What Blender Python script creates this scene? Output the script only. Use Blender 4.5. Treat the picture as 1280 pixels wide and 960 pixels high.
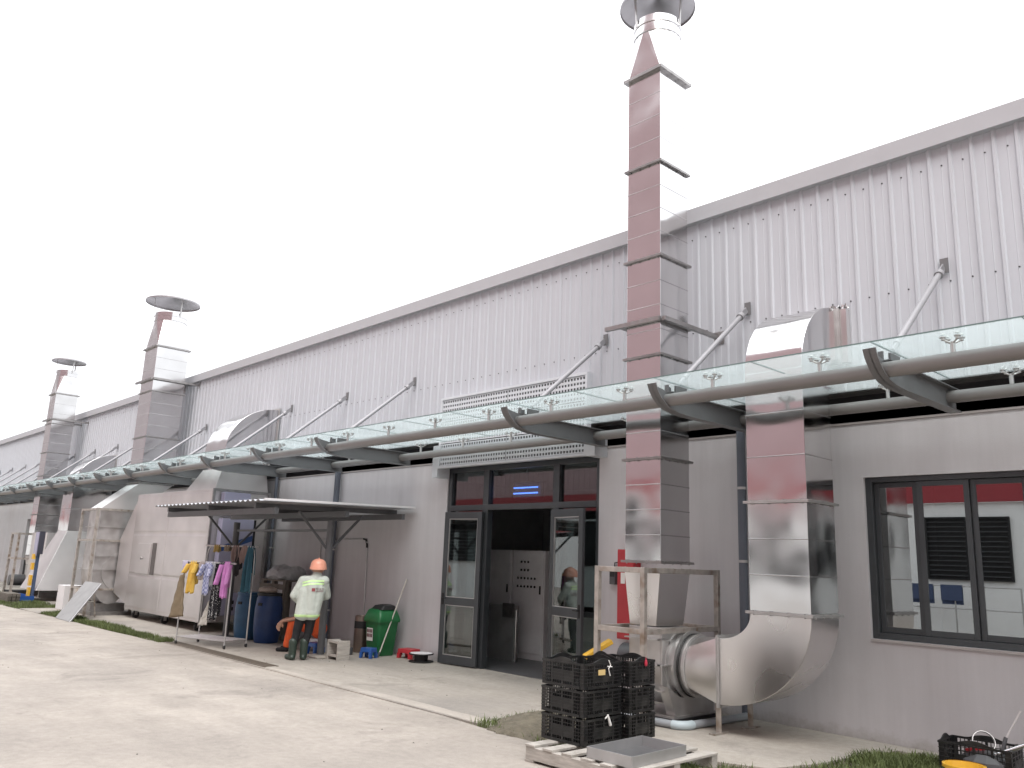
import bpy, bmesh, math, random
from mathutils import Vector, Matrix
random.seed(7)
R = math.radians
scn = bpy.context.scene
for o in list(bpy.data.objects): bpy.data.objects.remove(o, do_unlink=True)
COL = scn.collection

# ------------------------------------------------------------------ camera, sky, sun, exposure
CAM_H = 1.65
def cam_axes(yaw, pitch, roll):
    f = Vector((math.sin(yaw)*math.cos(pitch), math.cos(yaw)*math.cos(pitch), math.sin(pitch)))
    r0 = Vector((math.cos(yaw), -math.sin(yaw), 0)); u0 = r0.cross(f)
    return (math.cos(roll)*r0 + math.sin(roll)*u0, -math.sin(roll)*r0 + math.cos(roll)*u0, f)
cr, cu, cf = cam_axes(-0.825305, 0.211947, 0.037817)
cam = bpy.data.cameras.new('camera'); cam.sensor_width = 36; cam.lens = 36*1029.9/1280
cam.clip_start = 0.05; cam.clip_end = 2000
co = bpy.data.objects.new('camera', cam); COL.objects.link(co)
co.matrix_world = Matrix(((cr.x, cu.x, -cf.x, 0), (cr.y, cu.y, -cf.y, 0), (cr.z, cu.z, -cf.z, CAM_H), (0, 0, 0, 1)))
scn.camera = co

SUN_EL, SUN_AZ = R(55), R(135)      # azimuth clockwise from +Y
w = bpy.data.worlds.new('World'); scn.world = w; w.use_nodes = True
nt = w.node_tree; nt.nodes.clear()
sky = nt.nodes.new('ShaderNodeTexSky'); sky.sky_type = 'NISHITA'; sky.sun_disc = False
sky.sun_elevation = SUN_EL; sky.sun_rotation = SUN_AZ; sky.dust_density = 4; sky.air_density = 1.0
mix = nt.nodes.new('ShaderNodeMix'); mix.data_type = 'RGBA'; mix.inputs[0].default_value = 0.94
# standard overcast sky: the cloud layer is three times as bright overhead as at the horizon
wtc = nt.nodes.new('ShaderNodeTexCoord'); wsp = nt.nodes.new('ShaderNodeSeparateXYZ'); nt.links.new(wtc.outputs['Generated'], wsp.inputs[0])
wmr = nt.nodes.new('ShaderNodeMapRange'); wmr.inputs[1].default_value = 0; wmr.inputs[2].default_value = 1; wmr.inputs[3].default_value = 1/3; wmr.inputs[4].default_value = 1
nt.links.new(wsp.outputs['Z'], wmr.inputs[0])
wvm = nt.nodes.new('ShaderNodeVectorMath'); wvm.operation = 'SCALE'; wvm.inputs[0].default_value = (12.9, 13.0, 13.3); nt.links.new(wmr.outputs[0], wvm.inputs['Scale'])
nt.links.new(wvm.outputs[0], mix.inputs[7])
bg = nt.nodes.new('ShaderNodeBackground'); bg.inputs[1].default_value = 0.13
wo = nt.nodes.new('ShaderNodeOutputWorld')
nt.links.new(sky.outputs[0], mix.inputs[6]); nt.links.new(mix.outputs[2], bg.inputs[0]); nt.links.new(bg.outputs[0], wo.inputs[0])
sl = bpy.data.lights.new('sun', 'SUN'); sl.energy = 1.5; sl.angle = R(40); sl.color = (1, 0.965, 0.92)
so = bpy.data.objects.new('sun', sl); COL.objects.link(so); so.location = (20, -20, 40)
sd = Vector((math.sin(SUN_AZ)*math.cos(SUN_EL), math.cos(SUN_AZ)*math.cos(SUN_EL), math.sin(SUN_EL)))
so.rotation_euler = sd.to_track_quat('Z', 'Y').to_euler()
scn.view_settings.view_transform = 'Standard'; scn.view_settings.look = 'None'
scn.view_settings.exposure = 0.93; scn.view_settings.gamma = 1.0; scn.view_settings.use_curve_mapping = False
scn.render.engine = 'CYCLES'

# ------------------------------------------------------------------ materials
MATS = {}
def mat(name, col, rough=0.6, metal=0.0, var=0.08, vscale=3.0, bump=0.0, bscale=40.0, bdet=3.0, speck=False, streak=0, base_dirt=None, spec=0.5, stretch=None, rvar=0.0, stain=None, sscale=0.6, smin=.45, smax=.75):
    m = bpy.data.materials.new(name); m.use_nodes = True; t = m.node_tree; N = t.nodes; L = t.links
    b = N['Principled BSDF']; b.inputs['Metallic'].default_value = metal; b.inputs['Roughness'].default_value = rough
    b.inputs['Specular IOR Level'].default_value = spec
    tc = N.new('ShaderNodeTexCoord'); vec = tc.outputs['Object']
    if stretch:
        mp = N.new('ShaderNodeMapping'); mp.inputs['Scale'].default_value = stretch; L.new(vec, mp.inputs[0]); vec = mp.outputs[0]
    no = N.new('ShaderNodeTexNoise'); no.inputs['Scale'].default_value = vscale; no.inputs['Detail'].default_value = 2 if metal > .5 else 5; no.inputs['Roughness'].default_value = .6
    L.new(vec, no.inputs['Vector'])
    rp = N.new('ShaderNodeValToRGB'); rp.color_ramp.elements[0].position = .3; rp.color_ramp.elements[1].position = .7
    c0 = [max(0, c*(1-var)) for c in col]; c1 = [min(1, c*(1+var)) for c in col]
    rp.color_ramp.elements[0].color = (*c0, 1); rp.color_ramp.elements[1].color = (*c1, 1)
    L.new(no.outputs['Fac'], rp.inputs[0]); out = rp.outputs[0]
    if stain:
        n2 = N.new('ShaderNodeTexNoise'); n2.inputs['Scale'].default_value = sscale; n2.inputs['Detail'].default_value = 2 if metal > .5 else 8; n2.inputs['Roughness'].default_value = .5 if metal > .5 else .62
        L.new(vec, n2.inputs['Vector'])
        mr = N.new('ShaderNodeMapRange'); mr.inputs[1].default_value = smin; mr.inputs[2].default_value = smax; L.new(n2.outputs['Fac'], mr.inputs[0])
        mx = N.new('ShaderNodeMix'); mx.data_type = 'RGBA'; L.new(mr.outputs[0], mx.inputs[0]); L.new(out, mx.inputs[6]); mx.inputs[7].default_value = (*stain, 1); out = mx.outputs[2]
    if streak:
        mp3 = N.new('ShaderNodeMapping'); mp3.inputs['Scale'].default_value = (3.5, 3.5, .22); L.new(tc.outputs['Object'], mp3.inputs[0])
        ns = N.new('ShaderNodeTexNoise'); ns.inputs['Scale'].default_value = 1.6; ns.inputs['Detail'].default_value = 7; ns.inputs['Roughness'].default_value = .65; L.new(mp3.outputs[0], ns.inputs['Vector'])
        mr2 = N.new('ShaderNodeMapRange'); mr2.inputs[1].default_value = .35; mr2.inputs[2].default_value = .70; mr2.inputs[3].default_value = 1+streak*.4; mr2.inputs[4].default_value = 1-streak; L.new(ns.outputs['Fac'], mr2.inputs[0])
        vm = N.new('ShaderNodeVectorMath'); vm.operation = 'SCALE'; L.new(out, vm.inputs[0]); L.new(mr2.outputs[0], vm.inputs['Scale']); out = vm.outputs[0]
    if base_dirt:      # mud splashed up from the pavement: ragged brown band along the foot of the wall
        sp_ = N.new('ShaderNodeSeparateXYZ'); L.new(tc.outputs['Object'], sp_.inputs[0])
        nd = N.new('ShaderNodeTexNoise'); nd.inputs['Scale'].default_value = 5; nd.inputs['Detail'].default_value = 8; nd.inputs['Roughness'].default_value = .7; L.new(tc.outputs['Object'], nd.inputs['Vector'])
        ma = N.new('ShaderNodeMath'); ma.operation = 'MULTIPLY_ADD'; ma.inputs[1].default_value = -2.4; L.new(sp_.outputs['Z'], ma.inputs[0]); L.new(nd.outputs['Fac'], ma.inputs[2])
        md_ = N.new('ShaderNodeMapRange'); md_.inputs[1].default_value = .2; md_.inputs[2].default_value = .62; md_.inputs[4].default_value = .75; L.new(ma.outputs[0], md_.inputs[0])
        mx_ = N.new('ShaderNodeMix'); mx_.data_type = 'RGBA'; L.new(md_.outputs[0], mx_.inputs[0]); L.new(out, mx_.inputs[6]); mx_.inputs[7].default_value = (*base_dirt, 1); out = mx_.outputs[2]
    if speck:
        n5 = N.new('ShaderNodeTexNoise'); n5.inputs['Scale'].default_value = .9; n5.inputs['Detail'].default_value = 12; n5.inputs['Roughness'].default_value = .72; n5.inputs['Distortion'].default_value = .6; L.new(tc.outputs['Object'], n5.inputs['Vector'])
        m5 = N.new('ShaderNodeMapRange'); m5.inputs[1].default_value = .555; m5.inputs[2].default_value = .64; m5.inputs[3].default_value = 1; m5.inputs[4].default_value = .81; L.new(n5.outputs['Fac'], m5.inputs[0])
        v5 = N.new('ShaderNodeVectorMath'); v5.operation = 'SCALE'; L.new(out, v5.inputs[0]); L.new(m5.outputs[0], v5.inputs['Scale']); out = v5.outputs[0]
        mp2 = N.new('ShaderNodeMapping'); mp2.inputs['Scale'].default_value = (.35, 1.3, 1); L.new(tc.outputs['Object'], mp2.inputs[0])
        for (sc_, lo_, hi_, vec_) in ((1.1, .88, 1.10, mp2.outputs[0]), (14, .90, 1.07, tc.outputs['Object']), (90, .88, 1.08, tc.outputs['Object'])):
            ns = N.new('ShaderNodeTexNoise'); ns.inputs['Scale'].default_value = sc_; ns.inputs['Detail'].default_value = 6; ns.inputs['Roughness'].default_value = .65; L.new(vec_, ns.inputs['Vector'])
            mr2 = N.new('ShaderNodeMapRange'); mr2.inputs[1].default_value = .32; mr2.inputs[2].default_value = .68; mr2.inputs[3].default_value = lo_; mr2.inputs[4].default_value = hi_; L.new(ns.outputs['Fac'], mr2.inputs[0])
            vm = N.new('ShaderNodeVectorMath'); vm.operation = 'SCALE'; L.new(out, vm.inputs[0]); L.new(mr2.outputs[0], vm.inputs['Scale']); out = vm.outputs[0]
    L.new(out, b.inputs['Base Color'])
    if rvar:
        n3 = N.new('ShaderNodeTexNoise'); n3.inputs['Scale'].default_value = vscale*1.7; n3.inputs['Detail'].default_value = 1; L.new(vec, n3.inputs['Vector'])
        m3 = N.new('ShaderNodeMapRange'); m3.inputs[1].default_value = .3; m3.inputs[2].default_value = .7
        m3.inputs[3].default_value = max(.02, rough-rvar); m3.inputs[4].default_value = min(1, rough+rvar)
        L.new(n3.outputs['Fac'], m3.inputs[0]); L.new(m3.outputs[0], b.inputs['Roughness'])
    if bump:
        n4 = N.new('ShaderNodeTexNoise'); n4.inputs['Scale'].default_value = bscale; n4.inputs['Detail'].default_value = bdet; L.new(vec, n4.inputs['Vector'])
        bp = N.new('ShaderNodeBump'); bp.inputs['Strength'].default_value = 1.0; bp.inputs['Distance'].default_value = bump
        L.new(n4.outputs['Fac'], bp.inputs['Height']); L.new(bp.outputs[0], b.inputs['Normal'])
    MATS[name] = m; return m
def glass(name, tint, r0, r1, rough=0.0, dust=0.0, dcol=(.8, .9, .9)):
    """thin pane: tinted see-through, mirror share growing towards grazing angles, optional dust film that scatters light"""
    m = bpy.data.materials.new(name); m.use_nodes = True; t = m.node_tree; N = t.nodes; L = t.links
    N.remove(N['Principled BSDF']); out = N['Material Output']
    tr = N.new('ShaderNodeBsdfTransparent'); tr.inputs[0].default_value = (*tint, 1); base = tr.outputs[0]
    if dust:
        tl = N.new('ShaderNodeBsdfTranslucent'); tl.inputs[0].default_value = (*dcol, 1)
        df = N.new('ShaderNodeBsdfDiffuse'); df.inputs[0].default_value = (*dcol, 1)
        md = N.new('ShaderNodeMixShader'); md.inputs[0].default_value = .35; L.new(tl.outputs[0], md.inputs[1]); L.new(df.outputs[0], md.inputs[2])
        mt = N.new('ShaderNodeMixShader'); mt.inputs[0].default_value = dust; L.new(base, mt.inputs[1]); L.new(md.outputs[0], mt.inputs[2]); base = mt.outputs[0]
    gl = N.new('ShaderNodeBsdfGlossy'); gl.inputs['Roughness'].default_value = rough; gl.inputs[0].default_value = (.95, .98, .98, 1)
    lw = N.new('ShaderNodeLayerWeight'); lw.inputs[0].default_value = .5
    pw = N.new('ShaderNodeMath'); pw.operation = 'POWER'; pw.inputs[1].default_value = 4; L.new(lw.outputs['Facing'], pw.inputs[0])
    mr = N.new('ShaderNodeMapRange'); mr.inputs[3].default_value = r0; mr.inputs[4].default_value = r1; L.new(pw.outputs[0], mr.inputs[0])
    mx = N.new('ShaderNodeMixShader'); L.new(mr.outputs[0], mx.inputs[0]); L.new(base, mx.inputs[1]); L.new(gl.outputs[0], mx.inputs[2]); L.new(mx.outputs[0], out.inputs[0])
    MATS[name] = m; return m

ROAD = mat('road_concrete', (.375, .338, .298), .85, speck=True, var=.13, vscale=1.7, bump=.004, bscale=60, stain=(.245, .222, .20), sscale=.42, smin=.46, smax=.82)
APRON = mat('apron_concrete', (.37, .338, .297), .85, speck=True, var=.16, vscale=2.2, bump=.003, bscale=55, stain=(.22, .205, .19), sscale=.55, smin=.48, smax=.74)
SOIL = mat('soil', (.13, .115, .085), .95, var=.3, vscale=9, bump=.02, bscale=30)
FIELD = mat('field', (.22, .21, .17), .95, var=.2, vscale=.4)
RENDERW = mat('wall_render', (.535, .52, .535), .8, streak=.07, base_dirt=(.27, .245, .22), var=.035, vscale=1.2, bump=.0015, bscale=90, stain=(.48, .457, .468), sscale=.5, smin=.5, smax=.8)
CLAD = mat('cladding_paint', (.49, .505, .54), .42, streak=.06, var=.03, vscale=.8, stain=(.455, .465, .495), sscale=.9, smin=.5, smax=.8, stretch=(1.5, 1.5, .25))
FASC = mat('fascia_paint', (.40, .40, .42), .45, var=.03)
DARK = mat('dark_void', (.03, .03, .033), .9)  # near-black stands for the shade deep in gaps and the opening
INTER = mat('interior_paint', (.5, .5, .5), .8)
INFLOOR = mat('interior_floor', (.10, .10, .105), .35, var=.15)
STEEL = mat('stainless_steel', (.67, .665, .665), .13, 1.0, var=.05, vscale=1.5, bump=.013, bscale=2.3, bdet=0, rvar=.05)
STEEL2 = mat('dull_stainless', (.78, .765, .755), .30, 1.0, var=.06, vscale=1.3, bump=.009, bscale=1.9, bdet=0, rvar=.05)
CAPM = mat('cap_steel', (.40, .39, .40), .42, .9, var=.12, vscale=3)
BOXST = mat('filter_box_steel', (.70, .68, .675), .46, .9, var=.10, vscale=1.1, bump=.004, bscale=1.6, bdet=0, rvar=.06)
SEAM = mat('seam_steel', (.50, .49, .49), .25, 1.0, var=.05)
FLANGE = mat('flange_steel', (.36, .35, .345), .45, 1.0, var=.15, vscale=8)
FRAMEST = mat('angle_iron', (.47, .435, .40), .45, .75, var=.16, vscale=9, stain=(.27, .21, .16), sscale=6, smin=.52, smax=.72)
FANST = mat('fan_casing', (.56, .55, .545), .42, .85, var=.12, vscale=3, stain=(.33, .31, .30), sscale=2.5)
GALV = mat('galvanised', (.55, .545, .54), .45, .8, var=.1, vscale=4, rvar=.1)
PIPEP = mat('canopy_pipe_paint', (.215, .205, .20), .4, var=.05)
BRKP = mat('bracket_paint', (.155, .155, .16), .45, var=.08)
TIEP = mat('tie_rod_paint', (.30, .30, .315), .4, .2, var=.06)
CHROME = mat('chrome', (.75, .75, .76), .15, 1.0, var=.05)
GLASSC = glass('canopy_glass', (.885, .935, .935), .03, .22, .05, .27, (.84, .90, .905))
GLASSW = glass('window_glass', (.45, .48, .49), .30, .85)
GLASSD = glass('door_glass', (.62, .66, .66), .11, .8)
ALU = mat('dark_aluminium', (.062, .068, .074), .38, .35, var=.08)
LOUV = mat('louvre_paint', (.57, .59, .62), .45, var=.03)
LOUVBK = mat('louvre_back', (.10, .10, .105), .8)
PVC = mat('blue_grey_pvc', (.115, .13, .16), .45, var=.06)
PVCG = mat('grey_pvc', (.28, .30, .32), .42, var=.08)
PVCL = mat('pale_pvc', (.42, .49, .52), .4, var=.05)
REDP = mat('red_paint', (.42, .025, .035), .4, var=.08)
YELP = mat('yellow_paint', (.72, .42, .04), .4, var=.08)
BLKP = mat('black_plastic', (.011, .0115, .012), .36, var=.3, vscale=14, stain=(.045, .043, .04), sscale=7, smin=.52, smax=.8)
GRYBOX = mat('grey_switch', (.07, .07, .075), .4)
WOODP = mat('weathered_wood', (.42, .395, .36), .85, var=.18, vscale=7, stretch=(1, 1, 6), bump=.002, bscale=50, stain=(.27, .25, .22), sscale=5)
WOODD = mat('dark_wood', (.15, .135, .115), .9, var=.2, vscale=8)
TRAYM = mat('aluminium_tray', (.46, .46, .465), .4, .7, var=.07, vscale=5)
BLUEP = mat('blue_plastic', (.02, .085, .30), .38, var=.1)
DRUM1 = mat('drum_blue', (.012, .04, .135), .45, var=.15, vscale=5)
DRUM2 = mat('drum_teal_blue', (.025, .085, .17), .45, var=.15, vscale=5)
GREENP = mat('green_plastic', (.012, .125, .04), .4, var=.1)
BLACKM = mat('black_matte', (.012, .012, .013), .6)
WHITEP = mat('white_paint', (.72, .71, .72), .5, var=.03)
SHEET = mat('shelter_sheet', (.42, .43, .45), .4, .5, var=.06)
SHELT = mat('shelter_frame', (.10, .102, .108), .45, var=.1)
BROWNST = mat('bronze_steel', (.24, .19, .165), .35, .8, var=.1)
OPW = mat('opposite_white', (.88, .88, .87), .6, var=.03)
OPR = mat('opposite_red', (.44, .305, .315), .5, var=.05)
OPRD = mat('opposite_deep_red', (.33, .04, .05), .5, var=.05)
LAV = mat('lavender_panel', (.36, .355, .48), .45, var=.04)
GREYPL = mat('grey_plastic_bag', (.42, .43, .44), .45, var=.2, vscale=12, bump=.02, bscale=14)
SKIN = mat('skin', (.42, .24, .17), .55, var=.08)
HAIR = mat('hair', (.02, .016, .014), .6)
JACK = mat('pale_jacket', (.50, .545, .50), .8, var=.07, vscale=9, bump=.022, bscale=8)
HIVIS = mat('lime_tape', (.62, .88, .42), .5, var=.04)
BLACKC = mat('black_cloth', (.012, .012, .014), .85, bump=.015, bscale=12)
RUBG = mat('green_rubber', (.028, .045, .034), .45, var=.15)
HELM = mat('salmon_helmet', (.74, .34, .24), .35, var=.04)
ORANGE = mat('orange_cloth', (.66, .10, .025), .8, var=.12, vscale=9, bump=.02, bscale=9)
TXT = mat('logo_dark', (.16, .06, .07), .7)
TXTR = mat('logo_red', (.30, .07, .08), .7)
PAPER = mat('paper_label', (.74, .73, .70), .8)
MASK = mat('masking_tape', (.62, .46, .20), .7)
LEAFG = mat('grass_blades', (.105, .135, .045), .7, var=.35, vscale=2.5)
BROWNC = mat('drain_grate', (.15, .125, .10), .7, .3, var=.2, vscale=10)
RUBBER = mat('black_rubber', (.02, .02, .021), .6)
def emis(name, col, s):
    m = bpy.data.materials.new(name); m.use_nodes = True; b = m.node_tree.nodes['Principled BSDF']
    b.inputs['Base Color'].default_value = (*col, 1); b.inputs['Emission Color'].default_value = (*col, 1); b.inputs['Emission Strength'].default_value = s
    return m
UV = emis('blue_tube', (.10, .25, 1.0), 2.5)
def cloth(name, col, **k): return mat('cloth_'+name, tuple(c*.8+.04 for c in col), .85, var=.12, vscale=8, bump=.008, bscale=16, **k)

# ------------------------------------------------------------------ geometry helpers
V = Vector
class MB:
    def __init__(s): s.v = []; s.f = []
    def add(s, vs, fs):
        b = len(s.v); s.v += [tuple(q) for q in vs]; s.f += [tuple(b+i for i in f) for f in fs]; return s
    def box(s, x0, x1, y0, y1, z0, z1):
        return s.add([(x0,y0,z0),(x1,y0,z0),(x1,y1,z0),(x0,y1,z0),(x0,y0,z1),(x1,y0,z1),(x1,y1,z1),(x0,y1,z1)],
                     [(3,2,1,0),(4,5,6,7),(0,1,5,4),(1,2,6,5),(2,3,7,6),(3,0,4,7)])
    def bar(s, a, b, wd, ht, up=(0,0,1)):
        a = V(a); b = V(b); d = (b-a).normalized(); u = V(up)
        if abs(d.dot(u)) > .98: u = V((0,1,0))
        r = d.cross(u).normalized()*wd/2; u = r.cross(d).normalized()*ht/2
        q = [a-r-u, a+r-u, a+r+u, a-r+u, b-r-u, b+r-u, b+r+u, b-r+u]
        return s.add(q, [(0,1,2,3),(7,6,5,4),(0,4,5,1),(1,5,6,2),(2,6,7,3),(3,7,4,0)])
    def loft(s, rings, cap=True, closed=True):
        n = len(rings[0]); b = len(s.v)
        for r in rings: s.v += [tuple(p) for p in r]
        for i in range(len(rings)-1):
            for j in range(n if closed else n-1):
                k = (j+1) % n
                s.f.append((b+i*n+j, b+i*n+k, b+(i+1)*n+k, b+(i+1)*n+j))
        if cap:
            s.f.append(tuple(b+j for j in reversed(range(n)))); s.f.append(tuple(b+(len(rings)-1)*n+j for j in range(n)))
        return s
    def tube(s, pts, r, n=12, r1=None, cap=True):
        pts = [V(p) for p in pts]; rings = []; m = len(pts)
        u = None
        for i, p in enumerate(pts):
            d = (pts[min(i+1, m-1)]-pts[max(i-1, 0)]).normalized()
            if u is None: u = d.orthogonal().normalized()
            else:
                u = (u-d*u.dot(d)); u = u.normalized() if u.length > 1e-6 else d.orthogonal().normalized()
            w_ = d.cross(u); rr = r if r1 is None else r+(r1-r)*i/(m-1)
            rings.append([p+(u*math.cos(6.28318*k/n)+w_*math.sin(6.28318*k/n))*rr for k in range(n)])
        return s.loft(rings, cap)
    def lathe(s, c, prof, n=24, axis='z', cap=False):
        rings = []
        for (r, h) in prof:
            ring = []
            for k in range(n):
                a = 6.2831853*k/n
                ring.append((c[0]+r*math.cos(a), c[1]+r*math.sin(a), c[2]+h) if axis == 'z' else (c[0]+h, c[1]+r*math.cos(a), c[2]+r*math.sin(a)) if axis == 'x' else (c[0]+r*math.sin(a), c[1]+h, c[2]+r*math.cos(a)))
            rings.append(ring)
        return s.loft(rings, cap)
    def prism(s, poly, x0, x1, axis='x'):
        f = (lambda p, t: (t, p[0], p[1])) if axis == 'x' else (lambda p, t: (p[0], t, p[1])) if axis == 'y' else (lambda p, t: (p[0], p[1], t))
        return s.loft([[f(p, x0) for p in poly], [f(p, x1) for p in poly]])
    def xf(s, M, start=0):
        for i in range(start, len(s.v)): s.v[i] = tuple(M @ V(s.v[i]))
        return s
    def mesh(s, name, m, off=(0,0,0), smooth=True, ang=35, recalc=True):
        me = bpy.data.meshes.new(name)
        me.from_pydata([(p[0]-off[0], p[1]-off[1], p[2]-off[2]) for p in s.v], [], s.f)
        if recalc:
            bm = bmesh.new(); bm.from_mesh(me); bmesh.ops.recalc_face_normals(bm, faces=bm.faces); bm.to_mesh(me); bm.free()
        me.materials.append(m)
        if smooth:
            me.polygons.foreach_set('use_smooth', [True]*len(me.polygons)); me.set_sharp_from_angle(angle=R(ang))
        return me
def root_of(o):
    while o.parent: o = o.parent
    return o
def link(o, parent=None):
    COL.objects.link(o)
    if parent: o.parent = parent
    return o
def tag(o, label, cat=None, group=None):
    o['label'] = label
    if cat: o['category'] = cat
    if group: o['group'] = group
    return o
def thing(name, loc, label, cat, group=None):
    o = bpy.data.objects.new(name, None); o.empty_display_size = .2; o.location = loc; link(o); return tag(o, label, cat, group)
def part(name, mb, m, parent, bevel=0, label=None, kind=None, **k):
    off = root_of(parent).location
    o = bpy.data.objects.new(name, mb.mesh(name, m, off, **k)); link(o, parent)
    if bevel:
        b = o.modifiers.new('bevel', 'BEVEL'); b.width = bevel; b.segments = 2; b.limit_method = 'ANGLE'; b.angle_limit = R(40)
    if label: o['label'] = label
    if kind: o['kind'] = kind
    return o
def solo(name, mb, m, loc, label=None, cat=None, group=None, kind=None, bevel=0, **k):
    o = bpy.data.objects.new(name, mb.mesh(name, m, loc, **k)); o.location = loc; link(o)
    if label: tag(o, label, cat, group)
    if kind: o['kind'] = kind
    if bevel:
        b = o.modifiers.new('bevel', 'BEVEL'); b.width = bevel; b.segments = 2; b.limit_method = 'ANGLE'; b.angle_limit = R(40)
    return o
def copy_tree(o, parent=None):
    c = o.copy(); COL.objects.link(c); c.parent = parent
    for ch in o.children: copy_tree(ch, c)
    return c
def arc(c, r, a0, a1, n): return [(c[0]+r*math.cos(R(a0+(a1-a0)*i/n)), c[1]+r*math.sin(R(a0+(a1-a0)*i/n))) for i in range(n+1)]

# ------------------------------------------------------------------ setting: ground, road, aprons, grass
WY = 8.79      # face of the rendered lower wall
MY = 8.62      # face of the metal cladding
solo('ground', MB().box(-400, 400, -400, 400, -.5, -.05), FIELD, (0,0,0), kind='structure')
def jag(p, q, n, a):
    return [(p[0]+(q[0]-p[0])*i/n, p[1]+(q[1]-p[1])*i/n+random.uniform(-a, a)) for i in range(n+1)]
edge = jag((-120, 5.85), (-26, 5.68), 12, .04)[:-1]+jag((-26, 5.70), (-15.4, 5.97), 16, .03)[:-1]+jag((-15.4, 6.04), (-6.3, 5.985), 6, .004)[:-1]+jag((-6.3, 5.86), (40, 5.86), 60, .03)
solo('road', MB().prism([(40, -7.65), (-120, -7.65)]+edge, -.3, 0, 'z'), ROAD, (0,0,0), kind='structure', smooth=False)
ap = [(-15.4, 6.005), (-6.34, 5.945)]+[(-6.30+.35*t*t, 5.95+1.25*t) for t in (0, .2, .4, .6, .8)][1:]
ap = [(-15.4, 6.005), (-6.36, 5.945), (-6.42, 6.2), (-6.62, 6.5), (-6.75, 6.85), (-6.55, 7.1), (-6.0, 6.98), (-5.2, 6.86), (-4.35, 6.62), (-3.95, 6.8), (-3.78, 7.4), (-3.72, 8.1), (-3.6, 8.55), (10, 8.6), (10, 8.86), (-15.4, 8.86)]
solo('apron_pavement', MB().prism(ap, -.3, .012, 'z'), APRON, (0,0,0), kind='structure', smooth=False)
ap2 = [(-60, 8.86), (-15.41, 8.86), (-15.41, 6.20)]+list(reversed(jag((-24, 6.35), (-15.9, 6.22), 10, .03)))+list(reversed(jag((-60, 6.95), (-24.6, 6.9), 16, .03)))
solo('plant_pavement', MB().prism(ap2, -.3, .010, 'z'), APRON, (0,0,0), kind='structure', smooth=False)
solo('path', MB().box(-24.6, -22.9, 5.79, 6.9, -.3, .006), APRON, (0,0,0), kind='structure', smooth=False)
solo('planting_bed', MB().box(-120, 40, 5.6, 8.7, -.3, -.008), SOIL, (0,0,0), kind='structure', smooth=False)
solo('kerb_strip', MB().prism(jag((-11.5, 6.03), (-6.36, 5.97), 30, .012)+list(reversed(jag((-11.5, 6.10), (-6.4, 6.20), 24, .03))), .0122, .0145, 'z'), mat('kerb_cement', (.41, .372, .33), .85, speck=True, var=.08), (0, 0, 0), kind='structure', smooth=False)
# soil heap beside the crates
m = MB(); n = 26
for j in range(n+1):
    for i in range(n+1):
        x = -6.95+1.5*i/n; y = 5.82+1.5*j/n
        d = math.hypot((x+6.3)/.52, (y-6.5)/.70); h = max(0, 1-d*d)*.13
        m.v.append((x+random.uniform(-.02,.02), y+random.uniform(-.02,.02), -.012+h+random.uniform(0, .028)*(h > 0)))
for j in range(n):
    for i in range(n): a = j*(n+1)+i; m.f.append((a, a+1, a+n+2, a+n+1))
solo('soil_heap', m, SOIL, (-6.3, 6.5, 0), kind='structure')
# joints between slabs: thin proud fillets of mortar are avoided; the drain is a real channel with bars
dr = thing('drain_channel', (-13.6, 6.1, 0), 'narrow rusty drain channel along the edge of the concrete road', 'drain')
part('channel_frame', MB().box(-15.38, -11.6, 6.02, 6.05, .0121, .022).box(-15.38, -11.6, 6.22, 6.25, .0121, .022), BROWNC, dr, smooth=False)
gb = None
for i in range(46):
    x = -15.33+i*.081
    if gb is None: gb = part('grate_bar', MB().box(x, x+.045, 6.05, 6.22, .0122, .020), BROWNC, dr, smooth=False)
    else:
        c = gb.copy(); COL.objects.link(c); c.location.x += i*.081

def grass(name, regions, per, hgt, label):
    m = MB(); vs = []; fs = []
    for (x0, x1, f0, f1, dens) in regions:
        for _ in range(int(per*dens*(x1-x0))):
            x = random.uniform(x0, x1); y0, y1 = f0(x), f1(x); y = random.uniform(y0, y1)
            cl = math.sin(x*3.1+y*2.3)*math.sin(x*1.3-y*4.1)
            if cl < -.55 and random.random() < .75: continue
            h = hgt*random.uniform(.45, 1.15)*(1+.35*cl); a = random.uniform(0, 6.28); wd = random.uniform(.003, .0065); ln = random.uniform(-.6, .6)*h; lm = random.uniform(-.6, .6)*h
            dx, dy = math.cos(a)*wd, math.sin(a)*wd; b = len(vs); z = -.01
            vs += [(x-dx, y-dy, z), (x+dx, y+dy, z), (x+ln*.4+dx*.7, y+lm*.4+dy*.7, z+h*.6), (x+ln*.4-dx*.7, y+lm*.4-dy*.7, z+h*.6), (x+ln, y+lm, z+h)]
            fs += [(b, b+1, b+2, b+3), (b+3, b+2, b+4)]
    m.v = vs; m.f = fs
    o = solo(name, m, LEAFG, (0,0,0), label, 'grass', kind='stuff', recalc=False, smooth=False)
K = lambda c: (lambda x: c)
grass('grass', [(-22.9, -15.5, lambda x: 5.86+.012*(x+22.9), lambda x: 6.32-.01*(x+22), 1.6), (-42, -24.6, K(5.68), K(6.95), 1.6)], 900, .085, 'strip of short green grass along the road beside the filter boxes')
grass('grass', [(-6.85, -5.9, K(5.9), K(6.95), .45), (-6.75, -6.35, K(5.9), K(6.6), 1.1), (-5.9, -4.0, K(5.88), K(6.65), .7), (-3.75, -1.2, K(5.88), K(8.45), 2.6), (-3.72, -3.15, K(7.7), K(8.55), 2.2)], 1500, .085, 'patchy green grass around the pallet and under the window')

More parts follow.
